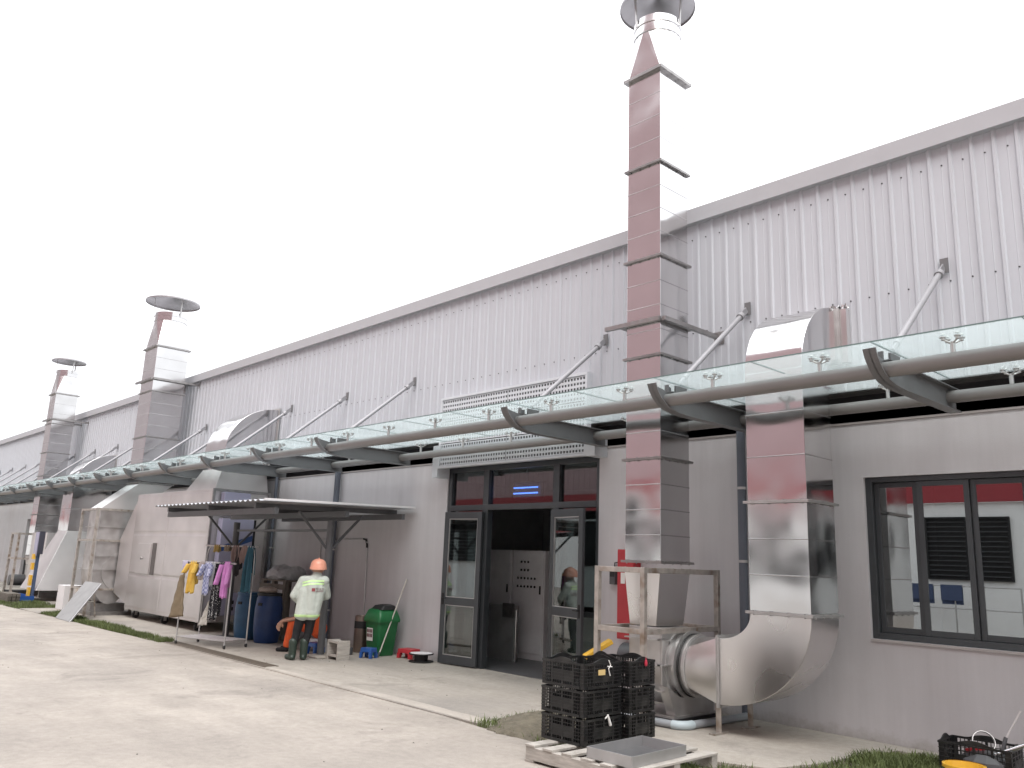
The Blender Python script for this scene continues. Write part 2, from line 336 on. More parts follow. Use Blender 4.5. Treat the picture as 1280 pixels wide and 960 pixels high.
gm = MB()
for _ in range(170):
    x = random.uniform(-22, -2); y = random.uniform(1.5, 5.8) if random.random() < .6 else random.uniform(6.3, 8.6)
    if y > 6 and not -15 < x < -7: continue
    q = random.uniform(.003, .011); z = 0 if y < 6 else .0125; a = random.uniform(0, 3)
    c_, s_ = math.cos(a)*q, math.sin(a)*q
    gm.add([(x-c_, y-s_, z), (x+s_, y-c_, z), (x+c_*1.5, y+s_*1.5, z), (x-s_, y+c_, z), (x, y, z+q*.8)], [(0,1,4),(1,2,4),(2,3,4),(3,0,4)])
solo('grit', gm, mat('grit_dark', (.11, .10, .085), .9, var=.3), (0,0,0), 'loose grit and small litter scattered on the concrete yard', 'grit', kind='stuff', smooth=False)

# ------------------------------------------------------------------ factory building
fb = thing('factory_building', (-30, WY, 0), 'long grey factory building with ribbed metal cladding above a rendered wall', 'building')
DX0, DX1, WX0, WX1 = -11.03, -7.64, -3.91, -.75
wall = MB()
wall.box(-75, -38.2, WY, WY+.2, 0, 3.25).box(-37.1, DX0, WY, WY+.2, 0, 3.25).box(-38.2, -37.1, WY, WY+.2, 2.6, 3.25)
wall.box(DX1, WX0, WY, WY+.2, 0, 3.25).box(WX0, WX1, WY, WY+.2, 0, 1.01).box(WX0, WX1, WY, WY+.2, 2.67, 3.25).box(WX1, 12, WY, WY+.2, 0, 3.25)
part('rendered_wall', wall, RENDERW, fb, smooth=False)
part('wall_coping', MB().box(-75, DX0, WY-.015, WY+.2, 3.252, 3.275).box(DX1, 12, WY-.015, WY+.2, 3.252, 3.275), mat('coping', (.33, .305, .30), .8), fb, smooth=False)
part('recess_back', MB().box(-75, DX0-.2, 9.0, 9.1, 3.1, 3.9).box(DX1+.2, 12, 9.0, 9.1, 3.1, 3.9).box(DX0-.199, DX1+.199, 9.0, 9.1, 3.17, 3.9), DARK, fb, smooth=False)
# cladding sheets: five ribs each
P_ = .207
prof = []
for i in range(5):
    b = i*P_
    prof += [(b, 0), (b+.068, 0), (b+.074, -.004), (b+.080, 0), (b+.138, 0), (b+.152, -.021), (b+.178, -.021), (b+.192, 0)]
prof.append((5*P_, 0))
sm = MB(); nP = len(prof)
for (x, d) in prof: sm.v.append((x, d, 3.60))
for (x, d) in prof: sm.v.append((x, d, 6.10))
for j in range(nP-1): sm.f.append((j, j+1, nP+j+1, nP+j))
sme = sm.mesh('cladding_sheet', CLAD, ang=20)
for i in range(80):
    o = bpy.data.objects.new('cladding_sheet', sme); link(o, fb); x = 6.2-(i+1)*5*P_
    o.location = (x-fb.location.x, MY-fb.location.y+(.0008*(i % 2)), 0)
part('fascia', MB().prism([(MY-.075, 6.085), (MY-.075, 6.285), (MY+.4, 6.33), (MY+.4, 6.05)], -76.6, 6.2), FASC, fb, smooth=False)
part('fascia_lip', MB().box(-76.6, 6.2, MY-.085, MY-.0755, 6.08, 6.10), FASC, fb, smooth=False)
part('cladding_backing', MB().box(-76.6, 6.2, MY+.02, MY+.16, 3.62, 6.04), DARK, fb, smooth=False)
part('roof', MB().prism([(MY+.42, 6.2), (MY+.42, 6.30), (22, 6.9), (22, 6.8)], -76.6, 6.2), FASC, fb, smooth=False)
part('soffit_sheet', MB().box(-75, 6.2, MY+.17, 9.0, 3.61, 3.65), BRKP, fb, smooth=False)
sc = MB()
for i in range(330):
    x = 6.2-5*P_*80+P_*(i+.05) if False else 6.2-(i*P_)-.155+.04
    if x < -50: break
    for z in (5.87, 4.60): sc.lathe((x-.015, MY-.001, z), [(.0005, -.009), (.007, -.009), (.008, -.003), (.010, 0)], 8, 'y')
part('screw_heads', sc, GRYBOX, fb, kind='stuff')
# end walls, interior room
part('interior_shell', MB().box(-15, -13.9, 9.0, 14, 0, 3.3).box(-15, 3, 14, 14.2, 0, 3.3).box(2.9, 3, 9.0, 14, 0, 3.3), INTER, fb, smooth=False)
part('ceiling_slab', MB().box(-15, 3, 9.0, 14.2, 3.31, 3.5), INTER, fb, smooth=False)
part('interior_floor', MB().box(-15, 3, 8.861, 14.2, -.1, .014), INFLOOR, fb, smooth=False)
part('partition', MB().box(-5.2, -5.1, 9.0, 14, 0, 3.3), INTER, fb, smooth=False)
part('gable_wall', MB().box(-76.6, -76.4, 9.1, 22, 0, 6.2).box(6.0, 6.2, 9.1, 22, 0, 6.2).box(-76.4, 6.0, 21.8, 22, 0, 6.2), RENDERW, fb, smooth=False)
part('shaded_opening', MB().box(-38.2, -37.1, 8.9, 8.96, 0, 2.6), DARK, fb, smooth=False)  # near-black sheet paints the shade in this wall opening

# louvre panel above the door: 2 x 3 perforated sheets in a white case
part('louvre_case', MB().box(-11.14, -11.0, MY-.1, WY-.001, 2.98, 3.52).box(-7.66, -7.50, MY-.1, WY-.001, 3.12, 3.42)
     .box(-11.0, -10.96, MY-.1, MY-.001, 3.13, 4.33).box(-7.70, -7.66, MY-.1, MY-.001, 3.13, 4.33).box(-10.96, -7.70, MY-.1, MY-.001, 4.29, 4.33).box(-10.96, -7.70, MY-.1, MY-.001, 3.13, 3.165), LOUV, fb, smooth=False)
def perforated(x0, x1, z0, z1, y, nx, nz, hole):
    m = MB(); px = (x1-x0)/nx; pz = (z1-z0)/nz
    xs = [x0]; zs = [z0]
    for i in range(nx): c = x0+px*(i+.5); xs += [c-hole/2, c+hole/2]
    for i in range(nz): c = z0+pz*(i+.5); zs += [c-hole/2, c+hole/2]
    xs.append(x1); zs.append(z1); n = len(xs)
    for z in zs:
        for x in xs: m.v.append((x, y, z))
    N2 = len(m.v); m.v += [(v[0], y+.008, v[2]) for v in m.v]
    for j in range(len(zs)-1):
        for i in range(n-1):
            a = j*n+i
            if i % 2 and j % 2:
                q = (a, a+1, a+n+1, a+n)
                for k in range(4): m.f.append((q[k], q[(k+1) % 4], N2+q[(k+1) % 4], N2+q[k]))
            else: m.f.append((a, a+1, a+n+1, a+n))
    return m
for (x0, x1) in ((-10.955, -9.335), (-9.325, -7.705)):
    for (z0, z1, nz) in ((3.17, 3.53, 5), (3.545, 3.905, 5), (3.92, 4.285, 5)):
        part('louvre_sheet', perforated(x0, x1, z0, z1, MY-.085, 27, nz, .036), LOUV, fb, smooth=False, recalc=False)
part('louvre_back', MB().box(-10.955, -7.705, MY-.045, MY-.03, 3.17, 4.285), LOUVBK, fb, smooth=False)

# entrance: frame, transom lights, side lights, two open leaves
DY = 8.86
fr = MB()
fr.box(DX0+.001, DX0+.09, DY-.05, DY+.06, .015, 3.16).box(DX1-.07, DX1-.001, DY-.05, DY+.06, .015, 3.16)
fr.box(DX0+.09, DX1-.07, DY-.05, DY+.06, 3.08, 3.16).box(DX0+.09, DX1-.07, DY-.055, DY+.065, 2.44, 2.53)
for x in (-10.13, -8.56): fr.box(x, x+.13, DY-.052, DY+.062, .015, 2.44).box(x, x+.13, DY-.052, DY+.062, 2.53, 3.08)
for (a, b) in ((DX0+.09, -10.13), (-8.43, DX1-.07)): fr.box(a, b, DY-.04, DY+.04, .93, 1.0).box(a, b, DY-.04, DY+.04, .016, .12)
part('door_frame', fr, ALU, fb, bevel=.004, smooth=False)
for (a, b) in ((DX0+.09, -10.13), (-10.0, -8.56), (-8.43, DX1-.07)):
    part('transom_pane', MB().box(a, b, DY, DY+.008, 2.53, 3.08), GLASSD, fb, smooth=False)
for (a, b) in ((DX0+.09, -10.13), (-8.43, DX1-.07)):
    for (z0, z1) in ((.12, .93), (1.0, 2.44)): part('side_pane', MB().box(a, b, DY, DY+.008, z0, z1), GLASSD, fb, smooth=False)
def leaf(hx, hy, ang, wd, name='door_leaf'):
    M = Matrix.Translation((hx, hy, .03)) @ Matrix.Rotation(R(ang), 4, 'Z')
    m = MB().box(0, .09, -.022, .022, 0, 2.38).box(wd-.10, wd, -.022, .022, 0, 2.38).box(.09, wd-.10, -.022, .022, 0, .13).box(.09, wd-.10, -.022, .022, .90, 1.02).box(.09, wd-.10, -.022, .022, 2.27, 2.38).xf(M)
    o = part(name, m, ALU, fb, bevel=.003, smooth=False)
    for (z0, z1) in ((.13, .90), (1.02, 2.27)):
        part('glass_pane', MB().box(.09, wd-.10, -.004, .004, z0, z1).xf(M), GLASSD, o, smooth=False)
        part('glazing_bead', MB().box(.09, .10, -.014, .014, z0, z1).box(wd-.11, wd-.10, -.014, .014, z0, z1).box(.10, wd-.11, -.014, .014, z0, z0+.01).box(.10, wd-.11, -.014, .014, z1-.01, z1).xf(M), GALV, o, smooth=False)
    h = MB().tube([(wd-.05, -.022, 1.0), (wd-.05, -.06, 1.0), (wd-.14, -.065, 1.0)], .009, 8).tube([(wd-.05, .022, 1.0), (wd-.05, .06, 1.0), (wd-.14, .065, 1.0)], .009, 8).box(wd-.07, wd-.03, -.03, .03, .9, 1.08).xf(M)
    part('door_handle', h, BLACKM, o)
leaf(-10.06, 8.76, 187, .82); leaf(-8.52, 8.76, -13, .82)
# window
wf = MB(); WYF = 8.83
wf.box(WX0+.001, WX0+.07, WYF, WYF+.1, 1.012, 2.668).box(WX1-.07, WX1-.001, WYF, WYF+.1, 1.012, 2.668).box(WX0+.07, WX1-.07, WYF, WYF+.1, 1.012, 1.075).box(WX0+.07, WX1-.07, WYF, WYF+.1, 2.615, 2.668)
win = part('window_frame', wf, ALU, fb, bevel=.004, smooth=False)
sx = [WX0+.072, -3.39, -2.89, -2.38, -1.6, WX1-.072]
for i in range(5):
    a, b = sx[i]+(.0 if i == 0 else .001), sx[i+1]-.001; yo = WYF+.02+(.03 if i % 2 == 0 else 0)
    s_ = part('window_sash', MB().box(a, a+.052, yo, yo+.028, 1.077, 2.613).box(b-.052, b, yo, yo+.028, 1.077, 2.613).box(a+.052, b-.052, yo, yo+.028, 1.077, 1.135).box(a+.052, b-.052, yo, yo+.028, 2.56, 2.613), ALU, fb, bevel=.003, smooth=False)
    part('window_pane', MB().box(a+.052, b-.052, yo+.01, yo+.016, 1.135, 2.56), GLASSW, s_, smooth=False)
part('window_reveal_strip', MB().box(WX0, WX1, WY-.012, WY-.001, .985, 1.01), mat('sill', (.40, .37, .365), .7), fb, smooth=False)

# ------------------------------------------------------------------ building across the road (seen in the glass and steel)
ob = thing('opposite_building', (-6, -7.7, 0), 'white building with red ribbed cladding and black louvred windows across the road', 'building')
part('white_wall', MB().box(-150, 30, -8.0, -7.7, 0, 3.75), OPW, ob, smooth=False)
m = MB(); xs = []
x = -34
while x < 30:
    xs += [(x, 0), (x+.18, 0), (x+.2, .03), (x+.26, .03), (x+.28, 0)]; x += .3
for z in (3.76, 21.0):
    for (a, d) in xs: m.v.append((a, -7.72+d, z))
nx = len(xs)
for i in range(nx-1): m.f.append((i, i+1, nx+i+1, nx+i))
part('red_cladding', m, OPR, ob, smooth=False)  # height and pale red made up for the pink reflections on the chimneys
m = MB(); gx = [(-150+.3*i+a, d) for i in range(386) for (a, d) in ((0, 0), (.18, 0), (.2, .03), (.26, .03), (.28, 0))]
for z in (3.76, 21.0):
    for (a, d) in gx: m.v.append((a, -7.72+d, z))
for i in range(len(gx)-1): m.f.append((i, i+1, len(gx)+i+1, len(gx)+i))
part('added_grey_cladding', m, mat('opposite_grey', (.44, .385, .395), .5, var=.05), ob, smooth=False)  # grey stretch added so the far steel reflects grey, not red
part('red_fascia', MB().box(-150, 30, -7.69, -7.60, 3.76, 4.45), OPRD, ob, smooth=False)
part('roof', MB().box(-150, 30, -20, -7.73, 20.9, 21.1), OPR, ob, smooth=False)
for k in range(-3, 5):
    cx = -8.45+k*4.6
    f_ = part('louvred_window', MB().box(cx-1.1, cx-1.04, -7.7, -7.62, 1.6, 3.35).box(cx+1.04, cx+1.1, -7.7, -7.62, 1.6, 3.35).box(cx-.03, cx+.03, -7.7, -7.62, 1.65, 3.3).box(cx-1.04, cx+1.04, -7.7, -7.62, 1.6, 1.65).box(cx-1.04, cx+1.04, -7.7, -7.62, 3.3, 3.35).box(cx-1.04, cx+1.04, -7.699, -7.69, 1.65, 3.3), BLACKM, ob, smooth=False)
    for i in range(12): part('slat', MB().bar((cx-1.04, -7.66, 1.72+i*.135), (cx+1.04, -7.66, 1.72+i*.135), .06, .012, (0, .5, 1)), GRYBOX, f_, smooth=False)
rl = thing('clothes_rail', (-9, -6.9, 0), 'grey pipe rail in front of the white building across the road', 'rail')
for x in (-10.2, -8.6, -7.0): part('post', MB().tube([(x, -6.9, 0), (x, -6.9, 1.45)], .022, 8), GALV, rl)
for z in (.85, 1.44): part('rail_tube', MB().tube([(-10.2, -6.9, z), (-7.0, -6.9, z)], .02, 8), GALV, rl)
for i, x in enumerate((-9.9, -8.95)):
    solo('hanging_cloth', MB().box(x, x+.75-.2*i, -6.935, -6.925, .95, 1.46).box(x, x+.75-.2*i, -6.875, -6.865, 1.05, 1.46).box(x, x+.75-.2*i, -6.935, -6.865, 1.4601, 1.47), cloth('railblue%d' % i, (.03, .06, .16)), (x, -6.9, .95), ['wide dark blue cloth over the rail across the road', 'narrow dark blue cloth over the rail across the road'][i], 'cloth')

# ------------------------------------------------------------------ stainless ducts
def rect(x0, x1, y0, y1, z): return [(x0, y0, z), (x1, y0, z), (x1, y1, z), (x0, y1, z)]
def duct_section(parent, x0, x1, y0, y1, z0, z1, m=STEEL, nseam=2, name='duct_section'):
    o = part(name, MB().loft([rect(x0, x1, y0, y1, z0), rect(x0, x1, y0, y1, z1)]), m, parent, bevel=.004, smooth=False)
    for i in range(nseam):
        z = z0+(z1-z0)*(i+1)/(nseam+1); e = .0025
        part('seam', MB().loft([rect(x0-e*.2, x1+e*.2, y0-e*.2, y1+e*.2, z-.006), rect(x0-e, x1+e, y0-e, y1+e, z-.003), rect(x0-e, x1+e, y0-e, y1+e, z+.003), rect(x0-e*.2, x1+e*.2, y0-e*.2, y1+e*.2, z+.006)], False), SEAM, o, smooth=False)
    return o
def flange(parent, x0, x1, y0, y1, z, e=.035, t=.012, name='flange', m=None):
    mb = MB()
    for dz in (-t-.001, .001):
        mb.box(x0-e, x1+e, y0-e, y0, z+dz, z+dz+t).box(x0-e, x1+e, y1, y1+e, z+dz, z+dz+t).box(x0-e, x0, y0, y1, z+dz, z+dz+t).box(x1, x1+e, y0, y1, z+dz, z+dz+t)
    o = part(name, mb, m or FLANGE, parent, smooth=False)
    bl = MB()
    for (px, py) in [(x0+(x1-x0)*f, y0-e*.55) for f in (.08, .36, .64, .92)]+[(x1+e*.55, y0+(y1-y0)*f) for f in (.08, .36, .64, .92)]:
        bl.lathe((px, py, z), [(.0005, -.024), (.009, -.024), (.009, .022), (.0005, .022)], 6)
    part('bolts', bl, FLANGE, o, kind='stuff')
    return o
def transition(x0, x1, y0, y1, z0, cx, cy, r, z1, k=6):
    """square to round: four flat triangles on the sides, a fan of folds round each corner"""
    m = MB(); cs = [(x0, y0, z0), (x1, y0, z0), (x1, y1, z0), (x0, y1, z0)]; m.v += cs; n = 4*k
    for i in range(n): a = R(-90+360*i/n); m.v.append((cx+r*math.cos(a), cy+r*math.sin(a), z1))
    C = lambda i: 4+i % n
    for s_ in range(4):
        m.f.append((s_, (s_+1) % 4, C(s_*k)))                       # side triangle up to the cardinal point
        for i in range(k): m.f.append(((s_+1) % 4, C(s_*k+i+1), C(s_*k+i)))
    return m
def chimney(x0, x1, y0, y1, zs, collar_r, zc0, zc1, cap_r, cap_z, cap_h, sup_z, label, nseam=3, wall_y=MY, name='exhaust_chimney'):
    cx, cy = (x0+x1)/2, (y0+y1)/2
    t = thing(name, (cx, cy, zs[0]), label, 'chimney', None)
    for i in range(len(zs)-1):
        if zs[i+1]-zs[i] > .1: duct_section(t, x0, x1, y0, y1, zs[i]+.013, zs[i+1]-.013, nseam=max(1, round((zs[i+1]-zs[i])/.32)-1))
        flange(t, x0, x1, y0, y1, zs[i])
    flange(t, x0, x1, y0, y1, zs[-1], e=.05, t=.018)
    part('transition_hood', transition(x0, x1, y0, y1, zs[-1]+.02, cx, cy, collar_r, zc0), STEEL, t, smooth=False)
    part('collar', MB().lathe((cx, cy, zc0+.001), [(collar_r, 0), (collar_r+.012, .005), (collar_r+.012, .02), (collar_r, .025), (collar_r, (zc1-zc0)*.55), (collar_r+.012, (zc1-zc0)*.56), (collar_r+.012, (zc1-zc0)*.68), (collar_r, (zc1-zc0)*.7), (collar_r, zc1-zc0), (collar_r-.01, zc1-zc0), (collar_r-.01, 0)], 36), STEEL, t)
    part('rain_cap', MB().lathe((cx, cy, cap_z), [(.001, cap_h), (cap_r*.5, cap_h*.5), (cap_r, 0), (cap_r, -.035), (cap_r-.006, -.035), (cap_r-.012, -.004), (cap_r*.5, cap_h*.5-.012), (.001, cap_h-.015)], 40), CAPM, t)
    for a in (250, 10, 130):
        dx, dy = math.cos(R(a)), math.sin(R(a))
        part('cap_strut', MB().bar((cx+dx*(collar_r+.012), cy+dy*(collar_r+.012), zc1-.1), (cx+dx*(collar_r+.04), cy+dy*(collar_r+.04), cap_z+cap_h*(1-(collar_r+.04)/cap_r)-.02), .035, .012, (dx, dy, 0)), GALV, t, smooth=False)
    # angle-iron collar tying the stack to the wall
    a = .05
    part('support_arm', MB().box(x0-.30, x1+.02, y0-.06, y0-.012, sup_z-.025, sup_z+.025), FLANGE, t, smooth=False)
    for x in (x0-.07, x1+.055): 
        s = part('support_arm', MB().box(x-.025, x+.025, y0-.011, wall_y-.012, sup_z-.025, sup_z+.025), FLANGE, t, smooth=False)
        part('wall_plate', MB().box(x-.07, x+.07, wall_y-.011, wall_y+.0, sup_z-.08, sup_z+.08), FLANGE, s, smooth=False)
    part('support_arm', MB().box(x0-.044, x1+.029, y1+.012, y1+.05, sup_z-.022, sup_z+.022), FLANGE, t, smooth=False)
    return t
chimney(-6.10, -5.605, 7.48, 8.03, [1.70, 2.85, 4.05, 5.26, 6.47, 7.73], .30, 8.32, 8.56, .49, 8.84, .20, 4.47, 'tall stainless steel chimney with a round cap rising above the black crates')
chimney(-22.72, -21.85, 7.42, 8.25, [3.26, 4.45, 5.66, 6.87], .42, 7.62, 7.86, .70, 8.22, .24, 5.98, 'wide stainless chimney with a round cap above the big grey filter box')
chimney(-31.95, -31.25, 7.45, 8.15, [1.25, 2.6, 3.9, 4.7, 5.7, 6.75], .34, 7.40, 7.62, .55, 7.98, .20, 5.85, 'slim distant stainless chimney with a round cap near the far end')

# ---- fan unit 1
f1 = thing('extraction_fan', (-5.85, 7.8, 0), 'grey extraction fan in an angle iron frame under the tall chimney', 'fan')
part('outlet_hood', MB().loft([rect(-6.04, -5.68, 7.50, 8.0, 1.02), rect(-6.10, -5.605, 7.47, 8.03, 1.60)]), STEEL2, f1, bevel=.004, smooth=False)
flange(f1, -6.10, -5.605, 7.47, 8.03, 1.62, e=.06)
pf = [(7.50, 1.01), (7.50, .60)]+[(7.93+.43*math.cos(R(a)), .60+.42*math.sin(R(a))) for a in range(190, 361, 10)]+[(8.36, .72), (8.2, .95), (8.0, 1.01)]
part('volute_housing', MB().prism(pf, -6.05, -5.62), FANST, f1, bevel=.004, ang=30)
for z in (.88, .62, .36):
    part('stiffener_rib', MB().box(-6.07, -5.585, 7.44 if z > .4 else 7.52, 7.495, z, z+.012).box(-5.619, -5.56, 7.44, 8.3 if z < .5 else 7.62, z, z+.012), FANST, f1, smooth=False)
part('pedestal', MB().prism([(7.46, .42), (7.60, .12), (8.30, .12), (8.36, .45), (8.2, .3), (7.7, .3)], -5.615, -5.50).box(-5.615, -5.60, 7.5, 7.62, .43, 1.0).box(-6.1, -5.48, 7.55, 8.35, .095, .119), FANST, f1, smooth=False)
part('base_skid', MB().box(-6.15, -5.46, 7.50, 7.60, .013, .094).box(-6.15, -5.46, 8.30, 8.40, .013, .094).box(-6.15, -6.06, 7.6, 8.3, .013, .094).box(-5.55, -5.46, 7.6, 8.3, .013, .094), BLACKM, f1, smooth=False)
part('inlet_ring', MB().lathe((-5.619, 7.92, .62), [(.37, 0), (.37, .03), (.33, .032), (.33, .09), (.36, .092), (.36, .12), (.315, .122), (.315, .19), (.33, .192), (.33, .215), (.30, .217), (.30, 0)], 44, 'x'), GALV, f1)
part('rubber_sleeve', MB().lathe((-5.619, 7.92, .62), [(.332, .135), (.322, .150), (.332, .165)], 44, 'x'), RUBBER, f1)
part('motor', MB().lathe((-6.45, 7.92, .62), [(.001, 0), (.15, 0), (.16, .02), (.16, .36), (.2, .38), (.2, .398), (.001, .398)], 24, 'x'), GRYBOX, f1)
FX0, FX1, FY0, FY1 = -6.16, -5.53, 7.09, 8.45
for (x, y) in ((FX0, FY0), (FX1, FY0), (FX1, FY1), (FX0, FY1)):
    part('frame_post', MB().box(x-.028, x+.028, y-.028, y+.028, .013, 1.64), FRAMEST, f1, bevel=.004, smooth=False)
for z in (.985, 1.61):
    for (a, b) in (((FX0+.029, FY0), (FX1-.029, FY0)), ((FX0+.029, FY1), (FX1-.029, FY1)), ((FX0, FY0+.029), (FX0, FY1-.029)), ((FX1, FY0+.029), (FX1, FY1-.029))):
        part('frame_rail', MB().bar((*a, z), (*b, z), .05, .055), FRAMEST, f1, bevel=.004, smooth=False)

# ---- intake duct 1 : cone, elbow, riser, upper elbow into the wall
d1 = thing('intake_duct', (-4.3, 7.96, 0), 'square stainless duct with a curved elbow at its foot bending up past the wall', 'duct')
X0, X1, Y0, Y1 = -4.64, -3.985, 7.68, 8.25
def yzrect(x, y0, y1, z0, z1, k=8):
    cs = [(y0, z0), (y1, z0), (y1, z1), (y0, z1)]; out = []
    for s in range(4):
        a = cs[s]; b = cs[(s+1) % 4]
        out += [(x, a[0]+(b[0]-a[0])*i/k, a[1]+(b[1]-a[1])*i/k) for i in range(k)]
    return out
ci = [(-5.40, 7.92+.30*math.cos(R(-135+90*(i//8)+90*(i % 8)/8)), .62+.30*math.sin(R(-135+90*(i//8)+90*(i % 8)/8))) for i in range(32)]
part('reducer_cone', MB().loft([ci, yzrect(-5.035, Y0, Y1, .30, .95)], False), STEEL2, d1, ang=25)
rg = []
for i in range(15):
    a = R(90*i/14); s, c = math.sin(a), 1-math.cos(a)
    o_ = (-5.01+(X1+5.01)*s, .30+(1.225-.30)*c); n_ = (-5.01+(X0+5.01)*s, .95+(1.225-.95)*c)
    rg.append([(o_[0], Y0, o_[1]), (o_[0], Y1, o_[1]), (n_[0], Y1, n_[1]), (n_[0], Y0, n_[1])])
part('foot_elbow', MB().loft(rg), STEEL2, d1, bevel=.004, ang=25)
fl = MB(); e = .03
for x in (-5.034, -5.021):
    fl.box(x, x+.011, Y0-e, Y0, .30-e, .95+e).box(x, x+.011, Y1, Y1+e, .30-e, .95+e).box(x, x+.011, Y0, Y1, .30-e, .30).box(x, x+.011, Y0, Y1, .95, .95+e)
part('flange', fl, GALV, d1, smooth=False)
zz = [1.24, 2.34, 3.90]
for z in zz[:2]: flange(d1, X0, X1, Y0, Y1, z, m=GALV)
duct_section(d1, X0, X1, Y0, Y1, 1.255, 2.325, nseam=2); duct_section(d1, X0, X1, Y0, Y1, 2.355, 3.70, nseam=2)
rg = []
for i in range(17):
    a = R(90*i/16); s, c = math.sin(a), 1-math.cos(a)
    oy, oz = Y0+.82*c, 3.70+.80*s; iy, iz = Y1+.25*c, 3.70+.22*s
    rg.append([(X0, oy, oz), (X1, oy, oz), (X1, iy, iz), (X0, iy, iz)])
part('wall_elbow', MB().loft(rg), STEEL, d1, bevel=.004, ang=25)
part('wall_sleeve', MB().box(X0-.05, X1+.10, 8.525, MY-.005, 3.90, 4.50), STEEL2, d1, smooth=False)
fl = MB()
for y in (8.495, 8.51):
    fl.box(X0-e, X0, y, y+.012, 3.92-e, 4.50+e).box(X1, X1+e, y, y+.012, 3.91-e, 4.48+e).box(X0, X1, y, y+.012, 4.48, 4.48+e).box(X0, X1, y, y+.012, 3.91-e, 3.91)
part('flange', fl, GALV, d1, smooth=False)
m = MB(); pts = []
for i in range(9): pts.append([(X1-.1+.025*i+random.uniform(-.01,.01), 8.535+.012*j, 4.50+random.uniform(0, .07)) for j in range(6)])
m.loft(pts, False, False)
part('torn_foil', m, SEAM, d1, smooth=False)
for (x, y) in ((-5.04, 7.70), (-5.02, 8.27)):
    lg = part('stand_leg', MB().box(x-.03, x+.03, y-.006, y+.006, .03, .32).box(x-.03, x-.018, y+.006, y+.05, .03, .32), FRAMEST, d1, smooth=False)
    part('foot_plate', MB().box(x-.035, x+.035, y-.13, y+.13, .013, .03), FRAMEST, lg, smooth=False)

# pipes and wall fittings
pv = thing('drain_pipe', (-5.4, 7.6, 0), 'grey plastic pipe with a pale elbow lying on the concrete behind the fan', 'pipe')
part('pipe_run', MB().tube([(-6.2, 7.44, .055), (-5.46, 7.50, .055)], .04, 14), PVCG, pv)
part('pipe_run', MB().tube([(-5.34, 7.66, .055), (-5.30, 8.7, .055)], .04, 14), PVCG, pv)
part('pipe_elbow', MB().tube([(-5.47, 7.499, .055), (-5.41, 7.51, .055), (-5.37, 7.55, .055), (-5.345, 7.60, .055), (-5.34, 7.67, .055)], .046, 14), PVCL, pv)
for (x, r_, lab) in ((-5.33, .052, 'blue grey downpipe on the wall behind the tall chimney and duct'), (-14.45, .058, 'thick blue grey downpipe on the wall behind the worker'), (-17.0, .034, 'thin blue grey downpipe on the wall behind the blue drums')):
    t = thing('downpipe', (x, WY-.09, 0), lab, 'downpipe')
    part('pipe_tube', MB().tube([(x, WY-.09, .013), (x, WY-.09, 3.34)], r_, 16), PVC, t)
    for z in (.6, 1.75, 2.6): part('pipe_clip', MB().lathe((x, WY-.09, z), [(r_+.001, -.015), (r_+.008, -.015), (r_+.008, .015), (r_+.001, .015)], 16).box(x-.01, x+.01, WY-.09+r_+.009, WY-.001, z-.012, z+.012), GALV, t)
fx = thing('fire_cabinet', (-7.1, WY-.1, .7), 'narrow red wall cabinet beside the entrance', 'fire cabinet')
part('cabinet_body', MB().box(-7.19, -6.90, WY-.13, WY-.001, .72, 1.86), REDP, fx, bevel=.006, smooth=False)
part('cabinet_door', MB().box(-7.18, -6.91, WY-.142, WY-.1305, .74, 1.84), REDP, fx, bevel=.003, smooth=False)
part('paper_sticker', MB().box(-7.12, -7.05, WY-.146, WY-.1425, 1.42, 1.56), PAPER, fx, smooth=False)
sw = thing('switch_box', (-7.33, WY-.06, 1.40), 'small dark switch box on the wall beside the entrance', 'switch')
part('box_body', MB().box(-7.38, -7.28, WY-.07, WY-.001, 1.40, 1.62), GRYBOX, sw, bevel=.008, smooth=False)
part('reader_face', MB().box(-7.365, -7.295, WY-.078, WY-.0705, 1.50, 1.60), BLACKM, sw, smooth=False)
part('cable', MB().tube([(-7.33, WY-.02, 1.62), (-7.33, WY-.02, 1.68), (-7.2, WY-.02, 1.70)], .008, 8), BLACKM, sw)
cd = thing('wall_conduit', (-14, WY-.02, .4), 'thin grey conduit running across and down the wall beside the green bin', 'conduit')
part('conduit_run', MB().tube([(-15.0, WY-.02, 1.55), (-15.0, WY-.02, 1.95), (-13.40, WY-.02, 1.96), (-13.34, WY-.02, 1.90), (-13.28, WY-.02, .62)], .012, 8), GALV, cd)
part('conduit_elbow', MB().tube([(-13.46, WY-.02, 1.96), (-13.38, WY-.02, 1.95), (-13.335, WY-.02, 1.86), (-13.33, WY-.02, 1.8)], .018, 8), BLACKM, cd)

